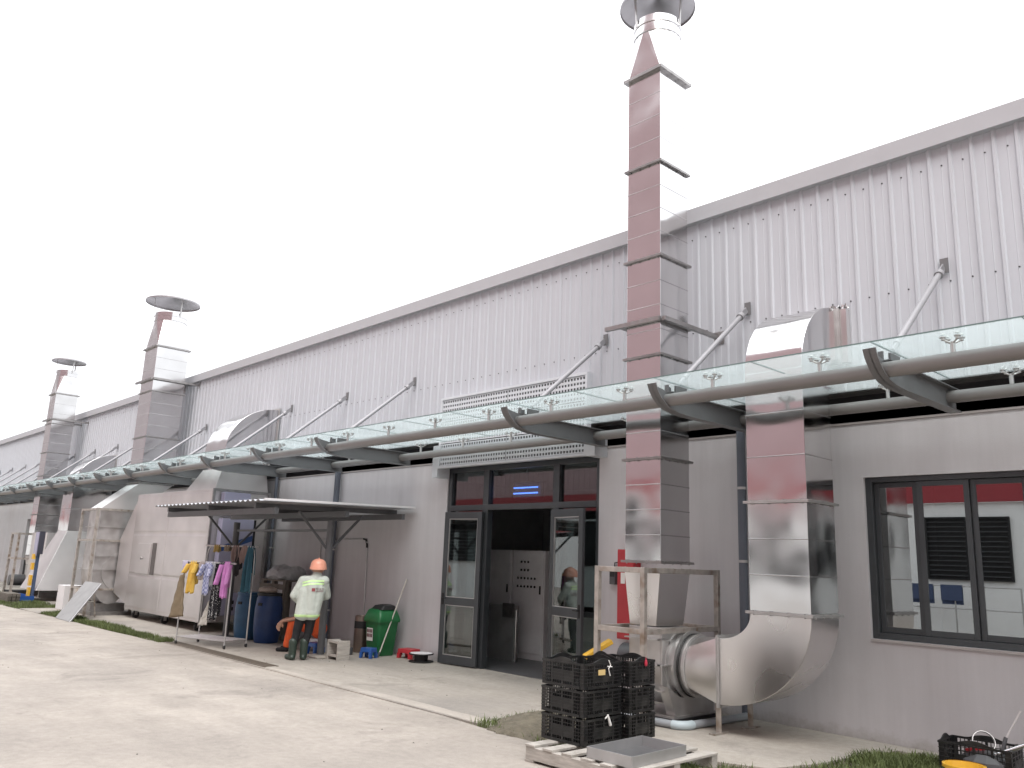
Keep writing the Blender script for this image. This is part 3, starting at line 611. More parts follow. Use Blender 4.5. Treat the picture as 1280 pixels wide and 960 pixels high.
# ------------------------------------------------------------------ glass canopy
cp = thing('glass_canopy', (-20, MY, 3.2), 'long glass canopy on grey pipes with tie rods along the facade', 'canopy')
SX = lambda k: -2.87-2.257*k
GZ, GY0, GY1 = 3.56, 6.73, 8.50
PR = .068
brs = [k for k in range(-2, 21) if k != 3]
tip = [(7.30, 3.235), (7.10, 3.245), (6.96, 3.265), (6.86, 3.305), (6.78, 3.365), (6.72, 3.435), (6.69, 3.50)]
webp = [(8.6, 3.235)]+tip+[(6.82, 3.475), (6.95, 3.455), (8.6, 3.455)]
bproto = None
for k in brs:
    x = SX(k)
    if bproto is None:
        b = part('bracket', MB().prism(webp, x-.006, x+.006), BRKP, cp, smooth=False)
        ring = lambda y, z, ny, nz: [(x-.055, y, z), (x+.055, y, z), (x+.055, y+ny*.012, z+nz*.012), (x-.055, y+ny*.012, z+nz*.012)]
        low = [(8.6, 3.235)]+tip; rr = []
        for i, p in enumerate(low):
            q0, q1 = low[max(0, i-1)], low[min(len(low)-1, i+1)]; d = V((q1[0]-q0[0], q1[1]-q0[1])).normalized(); rr.append(ring(p[0], p[1], d.y, -d.x))
        part('bottom_flange', MB().loft(rr), BRKP, b, ang=50)
        part('top_flange', MB().box(x-.065, x-.0065, 6.97, 8.6, 3.445, 3.456).box(x+.0065, x+.065, 6.97, 8.6, 3.445, 3.456), BRKP, b, smooth=False)
        part('lug_plate', MB().box(x-.01, x+.01, 7.10, 7.30, 3.457, 3.545).box(x-.055, x-.012, 6.99, 7.01, 3.457, 3.54).box(x-.07, x-.07+.02, 7.02, 7.1, 3.457, 3.53), BRKP, b, smooth=False)
        td = (V((x, 8.60, 4.77))-V((x, 7.22, 3.62))).normalized(); p0 = V((x, 7.22, 3.62)); p1 = V((x, 8.53, 4.71))
        tr = part('tie_rod', MB().tube([p0+td*.06, p1-td*.1], .03, 14).tube([p0-td*.06, p0+td*.06], .02, 10).tube([p1-td*.16, p1-td*.1], .045, 14).bar(p1-td*.1, p1+td*.05, .014, .07), TIEP, b)
        part('wall_plate', MB().box(x-.04, x+.04, MY-.037, MY-.027, 4.68, 4.84), BRKP, b, smooth=False)
        bproto = b; bx = x
    else:
        c = copy_tree(bproto, cp); c.location.x += x-bx
def spider(x, y, z0, front):
    m = MB().tube([(x, y, z0), (x, y, GZ-.045)], .02, 10)
    for sx_ in (-1, 1):
        for sy_ in (-1, 1):
            q = (x+sx_*.055, y+sy_*.045, GZ-.03)
            m.tube([(x, y, GZ-.06), q], .009, 8, .007).lathe((q[0], q[1], GZ-.035), [(.001, 0), (.016, 0), (.016, .018), (.026, .02), (.026, .028), (.001, .028)], 12)
            m.lathe((q[0], q[1], GZ+.0125), [(.020, 0), (.018, .006), (.001, .008)], 12)
    return m
sp = None
for k2 in range(-4, 40):
    x = -2.87-1.1285*k2+.565
    for (y, z0) in ((6.95, 3.36+PR-.01), (8.40, 3.36+.06-.01)):
        if sp is None: sp = part('spider_clamp', spider(x, y, z0, True), GALV, cp); sx0, sy0, sz0 = x, y, z0
        else:
            c = sp.copy(); COL.objects.link(c); c.location.x += x-sx0; c.location.y += y-sy0
            if y > 7 and -6.3 < x < -3.8 and False: pass
# pipes between brackets
ks = sorted(brs)
for i in range(len(ks)-1):
    xa, xb = SX(ks[i]), SX(ks[i+1])
    part('front_pipe', MB().tube([(xa-.007, 6.95, 3.36), (xb+.007, 6.95, 3.36)], PR, 22), PIPEP, cp)
    part('rear_pipe', MB().tube([(xa-.007, 8.40, 3.36), (xb+.007, 8.40, 3.36)], .06, 20), PIPEP, cp)
# panes, notched round the ducts
HOLES = [(-6.14, -5.565, 7.44, 8.07), (-4.68, -3.945, 7.64, 8.29), (-22.76, -21.81, 7.38, 8.29), (-31.99, -31.21, 7.41, 8.19), (-18.06, -16.92, 7.36, 8.49), (-28.65, -27.55, 7.40, 8.49)]
def pane(x0, x1, y0, y1, z0, z1):
    hs = [h for h in HOLES if h[0] < x1 and h[1] > x0]
    xs = sorted(set([x0, x1]+[min(max(v, x0), x1) for h in hs for v in h[:2]])); ys = sorted(set([y0, y1]+[min(max(v, y0), y1) for h in hs for v in h[2:]]))
    m = MB(); inside = lambda i, j: 0 <= i < len(xs)-1 and 0 <= j < len(ys)-1 and not any(h[0] < (xs[i]+xs[i+1])/2 < h[1] and h[2] < (ys[j]+ys[j+1])/2 < h[3] for h in hs)
    nn = len(xs); idx = lambda i, j, t: (j*nn+i)+t*nn*len(ys)
    for z in (z0, z1):
        for y in ys:
            for x in xs: m.v.append((x, y, z))
    for j in range(len(ys)-1):
        for i in range(nn-1):
            if not inside(i, j): continue
            m.f += [(idx(i, j, 0), idx(i, j+1, 0), idx(i+1, j+1, 0), idx(i+1, j, 0)), (idx(i, j, 1), idx(i+1, j, 1), idx(i+1, j+1, 1), idx(i, j+1, 1))]
            for (di, dj, a, b) in ((0, -1, (i, j), (i+1, j)), (1, 0, (i+1, j), (i+1, j+1)), (0, 1, (i+1, j+1), (i, j+1)), (-1, 0, (i, j+1), (i, j))):
                if not inside(i+di, j+dj): m.f.append((idx(*a, 0), idx(*b, 0), idx(*b, 1), idx(*a, 1)))
    return m
EDGE = mat('glass_edge', (.15, .215, .21), .2)
for k2 in range(-4, 40):
    xr = -2.87-1.1285*k2; xl = xr-1.1285
    p_ = part('glass_pane', pane(xl+.005, xr-.005, GY0, GY1, GZ, GZ+.012), GLASSC, cp, smooth=False)
    part('pane_edge', MB().box(xl+.005, xr-.005, GY0-.003, GY0-.0005, GZ, GZ+.012), EDGE, p_, smooth=False)
    part('joint_seal', MB().box(xl-.0045, xl+.0045, GY0, GY1, GZ+.001, GZ+.0125) if not any(h[0] < xl < h[1] for h in HOLES) else MB().box(xl-.0045, xl+.0045, GY0, 7.35, GZ+.001, GZ+.0125), EDGE, p_, smooth=False)

# ------------------------------------------------------------------ unit 2: filter box, fan, elbow duct
b2 = thing('filter_box', (-19.1, 7.9, 0), 'big dull stainless filter box on castors beside the shelter', 'filter box')
BX0, BX1, BY0, BY1, BZ0, BZ1 = -21.3, -16.95, 7.25, 8.55, .20, 2.92
part('box_body', MB().box(BX0, BX1, BY0, BY1, BZ0, BZ1), BOXST, b2, bevel=.01, smooth=False)
cols = [BX0+.03, -19.15, BX1-.03]; rows = [BZ0+.03, 1.02, 1.98, BZ1-.03]
for i in range(2):
    for j in range(3):
        a, b, c, d = cols[i]+.02, cols[i+1]-.02, rows[j]+.02, rows[j+1]-.02; y = BY0-.012
        cxm, czm = (a+b)/2, (c+d)/2
        m = MB().add([(a, BY0-.001, c), (b, BY0-.001, c), (b, BY0-.001, d), (a, BY0-.001, d), (a+.04, y, c+.04), (b-.04, y, c+.04), (b-.04, y, d-.04), (a+.04, y, d-.04)], [(0,1,5,4),(1,2,6,5),(2,3,7,6),(3,0,4,7),(4,5,6,7)])
        part('pressed_panel', m, BOXST, b2, smooth=False)
hp = part('access_hatch', MB().box(-20.75, -19.95, BY0-.045, BY0-.013, 1.05, 1.75), BOXST, b2, bevel=.006, smooth=False)
part('hatch_knob', MB().lathe((-20.35, BY0-.046, 1.4), [(.001, -.05), (.03, -.05), (.03, -.03), (.012, -.03), (.012, 0)], 12, 'y'), FLANGE, hp)
part('hatch_dark_slot', MB().box(-19.86, -19.66, BY0-.03, BY0-.0125, 1.04, 1.76), mat('slot_dark', (.16, .15, .145), .6, .6), hp, smooth=False)  # dark strip beside the access hatch
part('end_frame', MB().box(BX1+.001, BX1+.04, BY0+.0, BY0+.05, BZ0, BZ1).box(BX1+.001, BX1+.04, BY1-.05, BY1, BZ0, BZ1).box(BX1+.001, BX1+.04, BY0+.05, BY1-.05, BZ1-.05, BZ1), FLANGE, b2, smooth=False)
for x in (-20.9, -19.1, -17.3):
    for y in (7.4, 8.4):
        cst = part('castor', MB().lathe((x-.03, y, .093), [(.001, 0), (.08, 0), (.08, .06), (.001, .06)], 18, 'x'), RUBBER, b2)
        part('castor_fork', MB().box(x-.045, x-.034, y-.03, y+.03, .08, .199).box(x+.034, x+.045, y-.03, y+.03, .08, .199), GALV, cst, smooth=False)
part('inlet_cone', MB().loft([yzrect(BX0-.001, BY0+.03, BY1-.03, .30, 2.85), yzrect(-21.78, 7.12, 7.95, .55, 1.85)]), BOXST, b2, ang=20)
cpn = thing('control_panel', (-16.8, 7.9, 1.4), 'lavender and white control cabinet with a blue stripe on the end of the filter box', 'control cabinet')
part('cabinet_body', MB().box(-16.905, -16.70, 7.42, 8.12, 1.30, 2.30), LAV, cpn, bevel=.008, smooth=False)
part('cabinet_body', MB().box(-16.905, -16.72, 7.42, 8.0, 2.45, 2.85), LAV, cpn, bevel=.008, smooth=False)
part('blue_stripe', MB().prism([(7.43, 1.62), (8.11, 1.86), (8.11, 1.98), (7.43, 1.74)], -16.6995, -16.697), mat('stripe_blue', (.04, .09, .24), .5), cpn, smooth=False)
for z in (1.42, 1.55): part('meter', MB().box(-16.6995, -16.69, 7.82, 7.98, z, z+.07), BLACKM, cpn, smooth=False)
part('dark_edge', MB().box(-16.90, -16.69, 8.121, 8.16, 1.30, 2.30), BLACKM, cpn, smooth=False)
cp3 = thing('lower_control_box', (-16.8, 7.9, .3), 'pale control box low on the end of the filter box behind the clothes rack', 'control box')
part('box_body', MB().box(-16.905, -16.72, 7.5, 8.0, .35, .80), LAV, cp3, bevel=.008, smooth=False)
for z in (.45, .58): part('meter', MB().box(-16.7195, -16.71, 7.72, 7.85, z, z+.07), BLACKM, cp3, smooth=False)
# elbow duct 2
def wall_duct(x0, x1, y0, y1, zb, zarc, ro, label, flare):
    t = thing('intake_duct', ((x0+x1)/2, (y0+y1)/2, zb), label, 'duct')
    duct_section(t, x0, x1, y0, y1, zb, zarc, nseam=1); rg = []
    for i in range(15):
        a = R(90*i/14); s, c = math.sin(a), 1-math.cos(a)
        oy = y0+(MY-.05-y0)*c; oz = zarc+ro*s; iy = y1+(MY-.05-y1)*c; iz = zarc+(ro-(y1-y0)*.95)*s
        rg.append([(x0, oy, oz), (x1, oy, oz), (x1, iy, iz), (x0, iy, iz)])
    part('wall_elbow', MB().loft(rg), STEEL, t, bevel=.005, ang=25)
    e = .04; fl = MB(); zt = zarc+ro; zl = zt-(y1-y0)*.95
    fl.box(x0-e, x0, MY-.05, MY-.03, zl, zt+e).box(x1, x1+e, MY-.05, MY-.03, zl, zt+e).box(x0, x1, MY-.05, MY-.03, zt, zt+e)
    part('flange', fl, GALV, t, smooth=False)
    part('flared_base', MB().loft([rect(*flare), rect(x0, x1, y0, y1, zb-.001)]), BOXST, t, bevel=.005, smooth=False)
    return t
wall_duct(-18.0, -16.97, 7.42, 8.42, 3.36, 3.72, 1.06, 'stainless elbow duct curving into the cladding above the big filter box', (-18.5, -16.97, 7.30, 8.5, 2.925))
wall_duct(-28.6, -27.6, 7.46, 8.40, 2.06, 3.40, 1.06, 'distant stainless elbow duct standing on a flared hopper', (-29.0, -27.2, 6.75, 8.5, .32))

f2 = thing('extraction_fan', (-22.3, 7.0, 0), 'large ribbed grey fan housing in a frame beside the big filter box', 'fan')
part('outlet_hood', MB().loft([rect(-22.72, -21.85, 6.60, 7.42, 2.56), rect(-22.72, -21.85, 7.42, 8.25, 3.24)]), BOXST, f2, smooth=False)
pf = [(6.60, 2.54), (6.60, 1.1)]+[(7.05+.45*math.cos(R(a)), 1.05+.78*math.sin(R(a))) for a in range(185, 360, 12)]+[(7.5, 1.2), (7.5, 2.54)]
part('volute_housing', MB().prism(pf, -22.72, -21.85), FANST, f2, ang=30)
for z in (2.1, 1.72, 1.40, 1.08): part('stiffener_rib', MB().box(-22.74, -21.80, 6.55, 6.598, z, z+.015).box(-21.849, -21.80, 6.6, 7.5, z, z+.015), FANST, f2, smooth=False)
part('inlet_ring', MB().lathe((-21.848, 7.25, 1.05), [(.46, 0), (.46, .025), (.40, .025), (.40, 0)], 30, 'x'), FANST, f2)
part('base_skid', MB().box(-22.8, -21.75, 6.65, 7.6, .012, .10).box(-22.5, -22.0, 6.7, 7.5, .101, .28), FLANGE, f2, smooth=False)
part('motor', MB().lathe((-23.2, 7.05, 1.05), [(.001, 0), (.2, 0), (.21, .03), (.21, .45), (.001, .47)], 20, 'x'), GRYBOX, f2)
for (x, y) in ((-23.0, 6.52), (-21.80, 6.52), (-21.80, 7.56), (-23.0, 7.56)): part('frame_post', MB().box(x-.03, x+.03, y-.03, y+.03, .012, 2.56), FRAMEST, f2, smooth=False)
for z in (.62, 1.78, 2.53):
    for (a, b) in (((-22.97, 6.52), (-21.83, 6.52)), ((-21.80, 6.55), (-21.80, 7.53)), ((-23.0, 6.55), (-23.0, 7.53))): part('frame_rail', MB().bar((*a, z), (*b, z), .05, .05), FRAMEST, f2, smooth=False)
f3 = thing('extraction_fan', (-31.6, 7.6, 0), 'small distant fan in an iron frame under the slim chimney', 'fan')
part('outlet_hood', MB().loft([rect(-31.9, -31.3, 7.5, 8.1, .95), rect(-31.95, -31.25, 7.45, 8.15, 1.24)]), BOXST, f3, smooth=False)
part('volute_housing', MB().prism([(7.5, .94), (7.5, .5)]+[(7.85+.35*math.cos(R(a)), .5+.35*math.sin(R(a))) for a in range(190, 360, 15)]+[(8.2, .94)], -31.9, -31.3), FANST, f3)
part('motor', MB().lathe((-31.6, 7.1, .45), [(.001, -.1), (.17, -.1), (.18, 0), (.18, .35), (.001, .36)], 18, 'y'), GRYBOX, f3)
part('base_skid', MB().box(-32.0, -31.2, 7.0, 8.2, .012, .12), BLACKM, f3, smooth=False)
for (x, y) in ((-32.05, 7.0), (-31.15, 7.0), (-31.15, 8.25), (-32.05, 8.25)): part('frame_post', MB().box(x-.035, x+.035, y-.035, y+.035, .012, 1.98), FRAMEST, f3, smooth=False)
for z in (1.15, 1.95):
    for (a, b) in (((-32.01, 7.0), (-31.19, 7.0)), ((-31.15, 7.04), (-31.15, 8.21))): part('frame_rail', MB().bar((*a, z), (*b, z), .06, .06), FRAMEST, f3, smooth=False)
# duct run between hopper 3 and its fan
cdt = thing('filter_box', (-29.6, 7.8, 0), 'distant grey filter box between the flared hopper and the slim chimney', 'filter box')
part('box_body', MB().box(-30.8, -29.05, 7.3, 8.5, .25, 2.0), BOXST, cdt, smooth=False)
part('inlet_cone', MB().loft([yzrect(-30.801, 7.3, 8.5, .25, 2.0), yzrect(-31.29, 7.6, 8.1, .3, .8)]), BOXST, cdt, smooth=False)
for x in (-30.6, -29.3): part('foot', MB().box(x, x+.1, 7.35, 8.45, .012, .249), FLANGE, cdt, smooth=False)

# small things on the left
pl = thing('metal_sheet', (-20.8, 6.0, 0), 'grey metal sheet leaning against the fan frame on the grass', 'metal sheet')
pa, pb, pc, pd = V((-21.35, 5.80, .0)), V((-20.25, 5.78, 0)), V((-20.75, 6.48, .80)), V((-21.85, 6.48, .80))
nrm = (pb-pa).cross(pd-pa).normalized()*.012
part('sheet', MB().loft([[pa, pb, pc, pd], [q+nrm for q in (pa, pb, pc, pd)]]), mat('sheet_metal', (.30, .30, .30), .5, .3, var=.12, vscale=4), pl, smooth=False)
part('folded_edge', MB().bar(pb-nrm*1.2, pc-nrm*1.2, .03, .03), TRAYM, pl, smooth=False)
part('prop', MB().bar((-21.3, 6.62, .012), (-21.3, 6.50, .78), .03, .03), FRAMEST, pl, smooth=False)
wb = thing('white_carton', (-26.0, 7.2, 0), 'white box with a yellow board on it behind the leaning sheet', 'box')
part('carton', MB().box(-24.3, -23.75, 6.55, 7.0, .012, .62), WHITEP, wb, bevel=.01, smooth=False)
part('yellow_board', MB().bar((-23.73, 6.9, .45), (-23.60, 7.45, .78), .25, .03), YELP, wb, smooth=False)
gp = thing('guard_post', (-27.5, 6.85, 0), 'blue post with yellow stripes and a white notice before the distant hopper', 'post')
part('post_tube', MB().bar((-27.4, 6.72, .012), (-27.4, 6.72, 1.6), .08, .08), mat('post_blue', (.06, .09, .16), .5), gp, smooth=False)
part('notice_box', MB().box(-27.55, -27.25, 6.66, 6.80, 1.35, 2.0), mat('notice_dark', (.05, .05, .07), .5), gp, smooth=False)
part('notice_paper', MB().box(-27.62, -27.30, 6.64, 6.655, 1.30, 1.98), LAV, gp, smooth=False)
for (z0, z1) in ((.1, .4), (.45, .75), (.9, 1.1), (1.2, 1.35)): part('yellow_stripe', MB().box(-27.56, -27.38, 6.60, 6.66, z0, z1), YELP, gp, smooth=False)
tb = thing('blue_tray', (-28.2, 7.2, 0), 'flat blue tray on the ground at the foot of the distant hopper', 'tray')
part('tray_base', MB().box(-28.7, -27.2, 6.35, 6.72, .012, .05), BLUEP, tb, smooth=False); part('tray_rim', MB().box(-28.7, -27.2, 6.33, 6.349, .012, .17).box(-28.7, -27.2, 6.721, 6.74, .012, .17).box(-28.72, -28.701, 6.33, 6.74, .012, .17).box(-27.199, -27.18, 6.33, 6.74, .012, .17), BLUEP, tb, smooth=False)
pp = thing('timber_stack', (-27.6, 6.5, 0), 'small stack of dark timbers lying on the grass', 'timber')
for j in range(3):
    for i in range(3): part('timber', MB().box(-28.0+.02*j, -26.9+.02*j, 6.0+.11*i, 6.09+.11*i, .0+.085*j, .08+.085*j), WOODD, pp, smooth=False)

# ------------------------------------------------------------------ shelter
sh = thing('shelter', (-14.2, 7.4, 0), 'small shelter with a corrugated metal roof on two grey posts against the wall', 'shelter')
SX0, SX1, SF, SB = -16.35, -11.88, 5.90, 8.74
zf, zb_ = 2.425, 2.49
m = MB(); prof = []; x = SX0
while x < SX1-.14:
    prof += [(x, 0), (x+.05, .026), (x+.09, .026), (x+.14, 0)]; x += .175
prof.append((SX1, 0)); n = len(prof)
for dz in (0, -.006):
    for (y, z) in ((SF, zf), (SB, zb_)):
        for (x, h) in prof: m.v.append((x, y, z+h+dz))
for b in (0, 2*n):
    for i in range(n-1): m.f.append((b+i, b+i+1, b+n+i+1, b+n+i))
for i in range(n-1): m.f.append((i, i+1, 2*n+i+1, 2*n+i))
for a in (0, n-1): m.f.append((a, a+n, 3*n+a, 2*n+a))
part('roof_sheet', m, SHEET, sh, smooth=False)
part('edge_flashing', MB().bar((SX1+.01, SF, zf+.02), (SX1+.01, SB, zb_+.02), .05, .03), WHITEP, sh, smooth=False)
for x in (-16.0, -14.2, -12.42): part('rafter', MB().bar((x, SF+.12, zf-.055), (x, SB, zb_-.055), .06, .08), SHELT, sh, smooth=False)
for y in (6.15, 7.42, 8.55):
    z = zf+(zb_-zf)*(y-SF)/(SB-SF)-.145
    part('purlin', MB().bar((SX0+.1, y, z), (SX1-.05, y, z), .07, .095), SHELT, sh, smooth=False)
part('tie_beam', MB().bar((-15.95, 7.42, 2.05), (-12.42, 7.42, 2.05), .04, .04), SHELT, sh, smooth=False)
for x in (-16.0, -12.42):
    p_ = part('post', MB().tube([(x, 7.42, .013), (x, 7.42, 2.21)], .06, 18), SHELT, sh)
    part('base_plate', MB().box(x-.13, x+.13, 7.29, 7.55, .0125, .03), SHELT, p_, smooth=False)
    for d in (V((0, .62, 0)), V((0, -.62, 0))):
        part('brace', MB().bar((x+d.x*.08, 7.42+d.y*.08, 1.75), (x+d.x, 7.42+d.y, 2.33), .035, .035), SHELT, p_, smooth=False)
pc_ = solo('concrete_pad', MB().box(-12.58, -12.14, 7.2, 7.64, .0121, .045), APRON, (-12.36, 7.42, 0), 'low concrete pad under the shelter post beside the worker', 'pad', bevel=.01, smooth=False)

# ------------------------------------------------------------------ clothes rack and garments
RO = V((-15.06, 6.08, .012)); RD = V((.943, .333, 0)).normalized(); RN = V((-RD.y, RD.x, 0)); RL = 1.17; RS = .50
def rp(s, n, z): return RO+RD*s+RN*n+V((0, 0, z))
rk = thing('clothes_rack', RO, 'steel double bar clothes rack on castors hung with washing', 'clothes rack')
BH = (1.42, 1.72)
for j, n_ in enumerate((0, RS)):
    part('hanging_bar', MB().tube([rp(-.06, n_, BH[j]), rp(RL+.08, n_, BH[j])], .017, 10), GALV, rk)
    for s in (0, RL):
        q = -1 if s == 0 else 1
        part('upright', MB().tube([rp(s, n_, .08), rp(s, n_, BH[j]-.18), rp(s-.02*q, n_, BH[j]-.08), rp(s-.07*q, n_, BH[j]-.005)], .013, 10), GALV, rk)
        w_ = part('castor', MB().lathe(rp(s, n_, .035), [(.001, -.012), (.033, -.012), (.033, .012), (.001, .012)], 14, 'y'), RUBBER, rk)
        part('castor_stem', MB().tube([rp(s, n_, .055), rp(s, n_, .09)], .016, 8), GALV, w_)
for k in range(6): part('shelf_bar', MB().tube([rp(0, RS*k/5, .13), rp(RL, RS*k/5, .13)], .012, 8), GALV, rk)
for s in (0, RL): part('shelf_bar', MB().tube([rp(s, 0, .12), rp(s, RS, .12)], .011, 8), GALV, rk)

def drape(name, s, bar, wd, lf, lb, m, label, cat, prof=None, amp=.018, sleeves=None, zoff=0, skew=0):
    """a garment folded over the bar: front fall lf, back fall lb"""
    rnd = random.Random(hash(label) % 1000 if False else int(s*1000)+bar*77); ph = rnd.uniform(0, 6); kk = rnd.uniform(9, 15)/max(wd, .12)*.25
    n_ = RS*bar; zb = BH[bar]+.015+zoff; rows = []
    tot = lf+lb; nr = 26; nc = 13
    for i in range(nr+1):
        u = -lb+tot*i/nr; d = abs(u); side = -1 if u > 0 else 1
        pw = prof(d/(lf if u > 0 else lb)) if prof else 1
        row = []
        for j in range(nc):
            t = j/(nc-1)-.5; fold = amp*(min(1, d*5))*math.sin(kk*6.28*t+ph+1.5*d)+.5*amp*math.sin(17*t+3*d+ph)
            off = side*(.016 if d > .03 else .016*d/.03)+fold+side*.02*min(1, d*2)
            zz_ = zb-max(0, d-.01)-(.03*math.sin(t*9+ph)*min(1, d*3))*.5
            p = rp(s+t*wd*pw+skew*d, n_, zz_)-RN*(-off); row.append(p)
        rows.append(row)
    mb = MB().loft(rows, False, False)
    if sleeves:
        for q in (-1, 1):
            sr = []
            for i in range(9):
                d = sleeves*i/8; ww = .075-.02*i/8
                sr.append([rp(s+q*(wd*.5+.012+.03*i/8)+q*ww*(math.cos(a)*.5), n_, zb-.05-d)-RN*(.03+.05*math.sin(a)+.01*i) for a in [R(40*k) for k in range(9)]])
            mb.loft(sr, False, True)
    o = solo(name, mb, m, tuple(rp(s, n_, zb-max(lf, lb))), label, cat, recalc=False)
    so_ = o.modifiers.new('thickness', 'SOLIDIFY'); so_.thickness = .006
    return o
def patmat(name, c1, c2, kind, scale):
    m = mat('cloth_'+name, c1, .85, var=.05); t = m.node_tree; N = t.nodes; L = t.links; b = N['Principled BSDF']; tc = N.new('ShaderNodeTexCoord')
    if kind == 'dots':
        v = N.new('ShaderNodeTexVoronoi'); v.inputs['Scale'].default_value = scale; v.inputs['Randomness'].default_value = .35; L.new(tc.outputs['Object'], v.inputs['Vector']); g = N.new('ShaderNodeMath'); g.operation = 'LESS_THAN'; g.inputs[1].default_value = .34; L.new(v.outputs['Distance'], g.inputs[0])
    else:
        v = N.new('ShaderNodeTexChecker'); v.inputs['Scale'].default_value = scale; L.new(tc.outputs['Object'], v.inputs['Vector']); g = N.new('ShaderNodeMath'); g.operation = 'MULTIPLY'; g.inputs[1].default_value = .8; L.new(v.outputs['Fac'], g.inputs[0])
    mx = N.new('ShaderNodeMix'); mx.data_type = 'RGBA'; L.new(g.outputs[0], mx.inputs[0]); mx.inputs[6].default_value = (*c1, 1); mx.inputs[7].default_value = (*c2, 1); L.new(mx.outputs[2], b.inputs['Base Color']); return m
drape('lilac_cap', .03, 0, .14, .20, .16, cloth('lilac', (.60, .57, .74)), 'small lilac cloth cap over the end of the front bar', 'cap', prof=lambda d: 1.0-.3*d*d)
drape('yellow_shirt', .24, 0, .16, .56, .40, cloth('yellow', (.78, .50, .06)), 'yellow shirt folded over the front bar of the clothes rack', 'shirt', sleeves=.16, prof=lambda d: .92+.12*d)
drape('beige_top', .46, 0, .15, .32, .30, cloth('beige', (.42, .36, .34)), 'beige grey top hanging between the yellow and checked shirts', 'top', prof=lambda d: .8+.3*d)
drape('checked_shirt', .62, 0, .16, .58, .5, patmat('check', (.50, .52, .66), (.16, .18, .36), 'check', 26), 'white and blue checked shirt on the front bar of the rack', 'shirt', sleeves=.2)
drape('grey_shirt', .74, 0, .09, .42, .4, cloth('palegrey', (.48, .50, .53)), 'pale grey shirt squeezed between checked shirt and spotted dress', 'shirt')
drape('spotted_dress', .85, 0, .16, .98, .9, patmat('spots', (.012, .012, .016), (.62, .62, .62), 'dots', 42), 'long black dress with white spots on the clothes rack', 'dress', prof=lambda d: .75+.45*d)
drape('navy_shorts', .95, 0, .15, .40, .38, cloth('navy', (.012, .02, .035)), 'dark navy shorts hanging beside the pink shirt', 'shorts', zoff=.006, amp=.025)
drape('pink_shirt', 1.05, 0, .16, .62, .45, cloth('pink', (.66, .25, .62)), 'bright pink and mauve shirt over the end of the front bar', 'shirt', sleeves=.34, zoff=.012)
# trousers pegged low at the end, white cloth on the shelf rail
def flatcloth(name, pts, m, label, cat, thick=.02, amp=.012):
    rows = []; (a, b, c, d) = [V(p) for p in pts]; nr, nc = 16, 9
    for i in range(nr+1):
        t = i/nr; l = a.lerp(d, t); r_ = b.lerp(c, t)
        rows.append([l.lerp(r_, j/(nc-1))+RN*(amp*math.sin(9*j/(nc-1)+3*t)+amp*.6*math.sin(23*t+j)) for j in range(nc)])
    o = solo(name, MB().loft(rows, False, False), m, tuple((c+d)/2), label, cat, recalc=False); s_ = o.modifiers.new('thickness', 'SOLIDIFY'); s_.thickness = thick; return o
flatcloth('brown_trousers', [rp(-.06, -.02, 1.14), rp(.05, -.02, 1.22), rp(.16, -.03, .48), rp(-.18, -.03, .44)], cloth('khaki', (.20, .145, .075)), 'brown trousers hanging down the end upright of the clothes rack', 'trousers', .03)
flatcloth('white_rag', [rp(.60, .08, .75), rp(.65, .08, .78), rp(.66, .06, .36), rp(.44, .06, .34)], cloth('offwhite', (.55, .53, .48)), 'off white twisted rag hanging low inside the rack', 'rag', .015)
drape('yellow_rag', .23, 1, .14, .14, .12, cloth('mustard', (.50, .36, .10)), 'small mustard rag over the rear bar of the rack', 'rag')
drape('tan_rag', .50, 1, .16, .12, .12, cloth('tan', (.22, .17, .11)), 'short tan rag over the middle of the rear bar', 'rag')
drape('brown_hat', .72, 1, .17, .30, .2, cloth('brownpink', (.26, .18, .16)), 'floppy brown hat hanging on the rear bar', 'hat', prof=lambda d: .6+.7*math.sin(3.1*min(1, d)), amp=.03)
drape('black_top', .80, 1, .12, .52, .4, cloth('blk', (.012, .011, .013)), 'black top hanging behind the brown hats', 'top', zoff=-.02)
drape('pink_beige_hat', .93, 1, .14, .32, .2, cloth('pinkbeige', (.33, .23, .20)), 'pinkish beige sun hat next to the teal shirt', 'hat', prof=lambda d: .6+.7*math.sin(3.1*min(1, d)), amp=.03)
drape('teal_shirt', 1.08, 1, .20, .82, .5, cloth('teal', (.012, .125, .19)), 'teal blue shirt hanging from the end of the rear bar', 'shirt', prof=lambda d: .75+.6*d-.7*max(0, d-.6), amp=.03)

# ------------------------------------------------------------------ drums, timber table, bag
def drum(x, y, h, r_, m, label):
    t = thing('plastic_drum', (x, y, .013), label, 'drum')
    part('drum_body', MB().lathe((x, y, .013), [(.001, 0), (r_*.80, 0), (r_*.86, .02), (r_*.96, h*.22), (r_, h*.45), (r_*.985, h*.7), (r_*.9, h*.9), (r_*.84, h*.95), (r_*.82, h), (.001, h)], 32), m, t)
    part('lid_ring', MB().lathe((x, y, .013), [(r_*.85, h*.955), (r_*.90, h*.96), (r_*.90, h*1.01), (r_*.80, h*1.015), (r_*.5, h*1.005), (.001, h*1.005)], 32), BLACKM if m is DRUM1 else m, t)
    part('drum_handle', MB().bar((x+.2*r_, y-r_*.93, h*.8), (x+.5*r_, y-r_*.80, h*.8), .04, .05), BLACKM, t, smooth=False)
    return t
drum(-14.72, 7.62, .88, .255, DRUM1, 'large dark blue plastic drum under the shelter')
drum(-15.42, 7.55, .86, .24, DRUM2, 'lighter teal blue plastic drum beside the clothes rack')
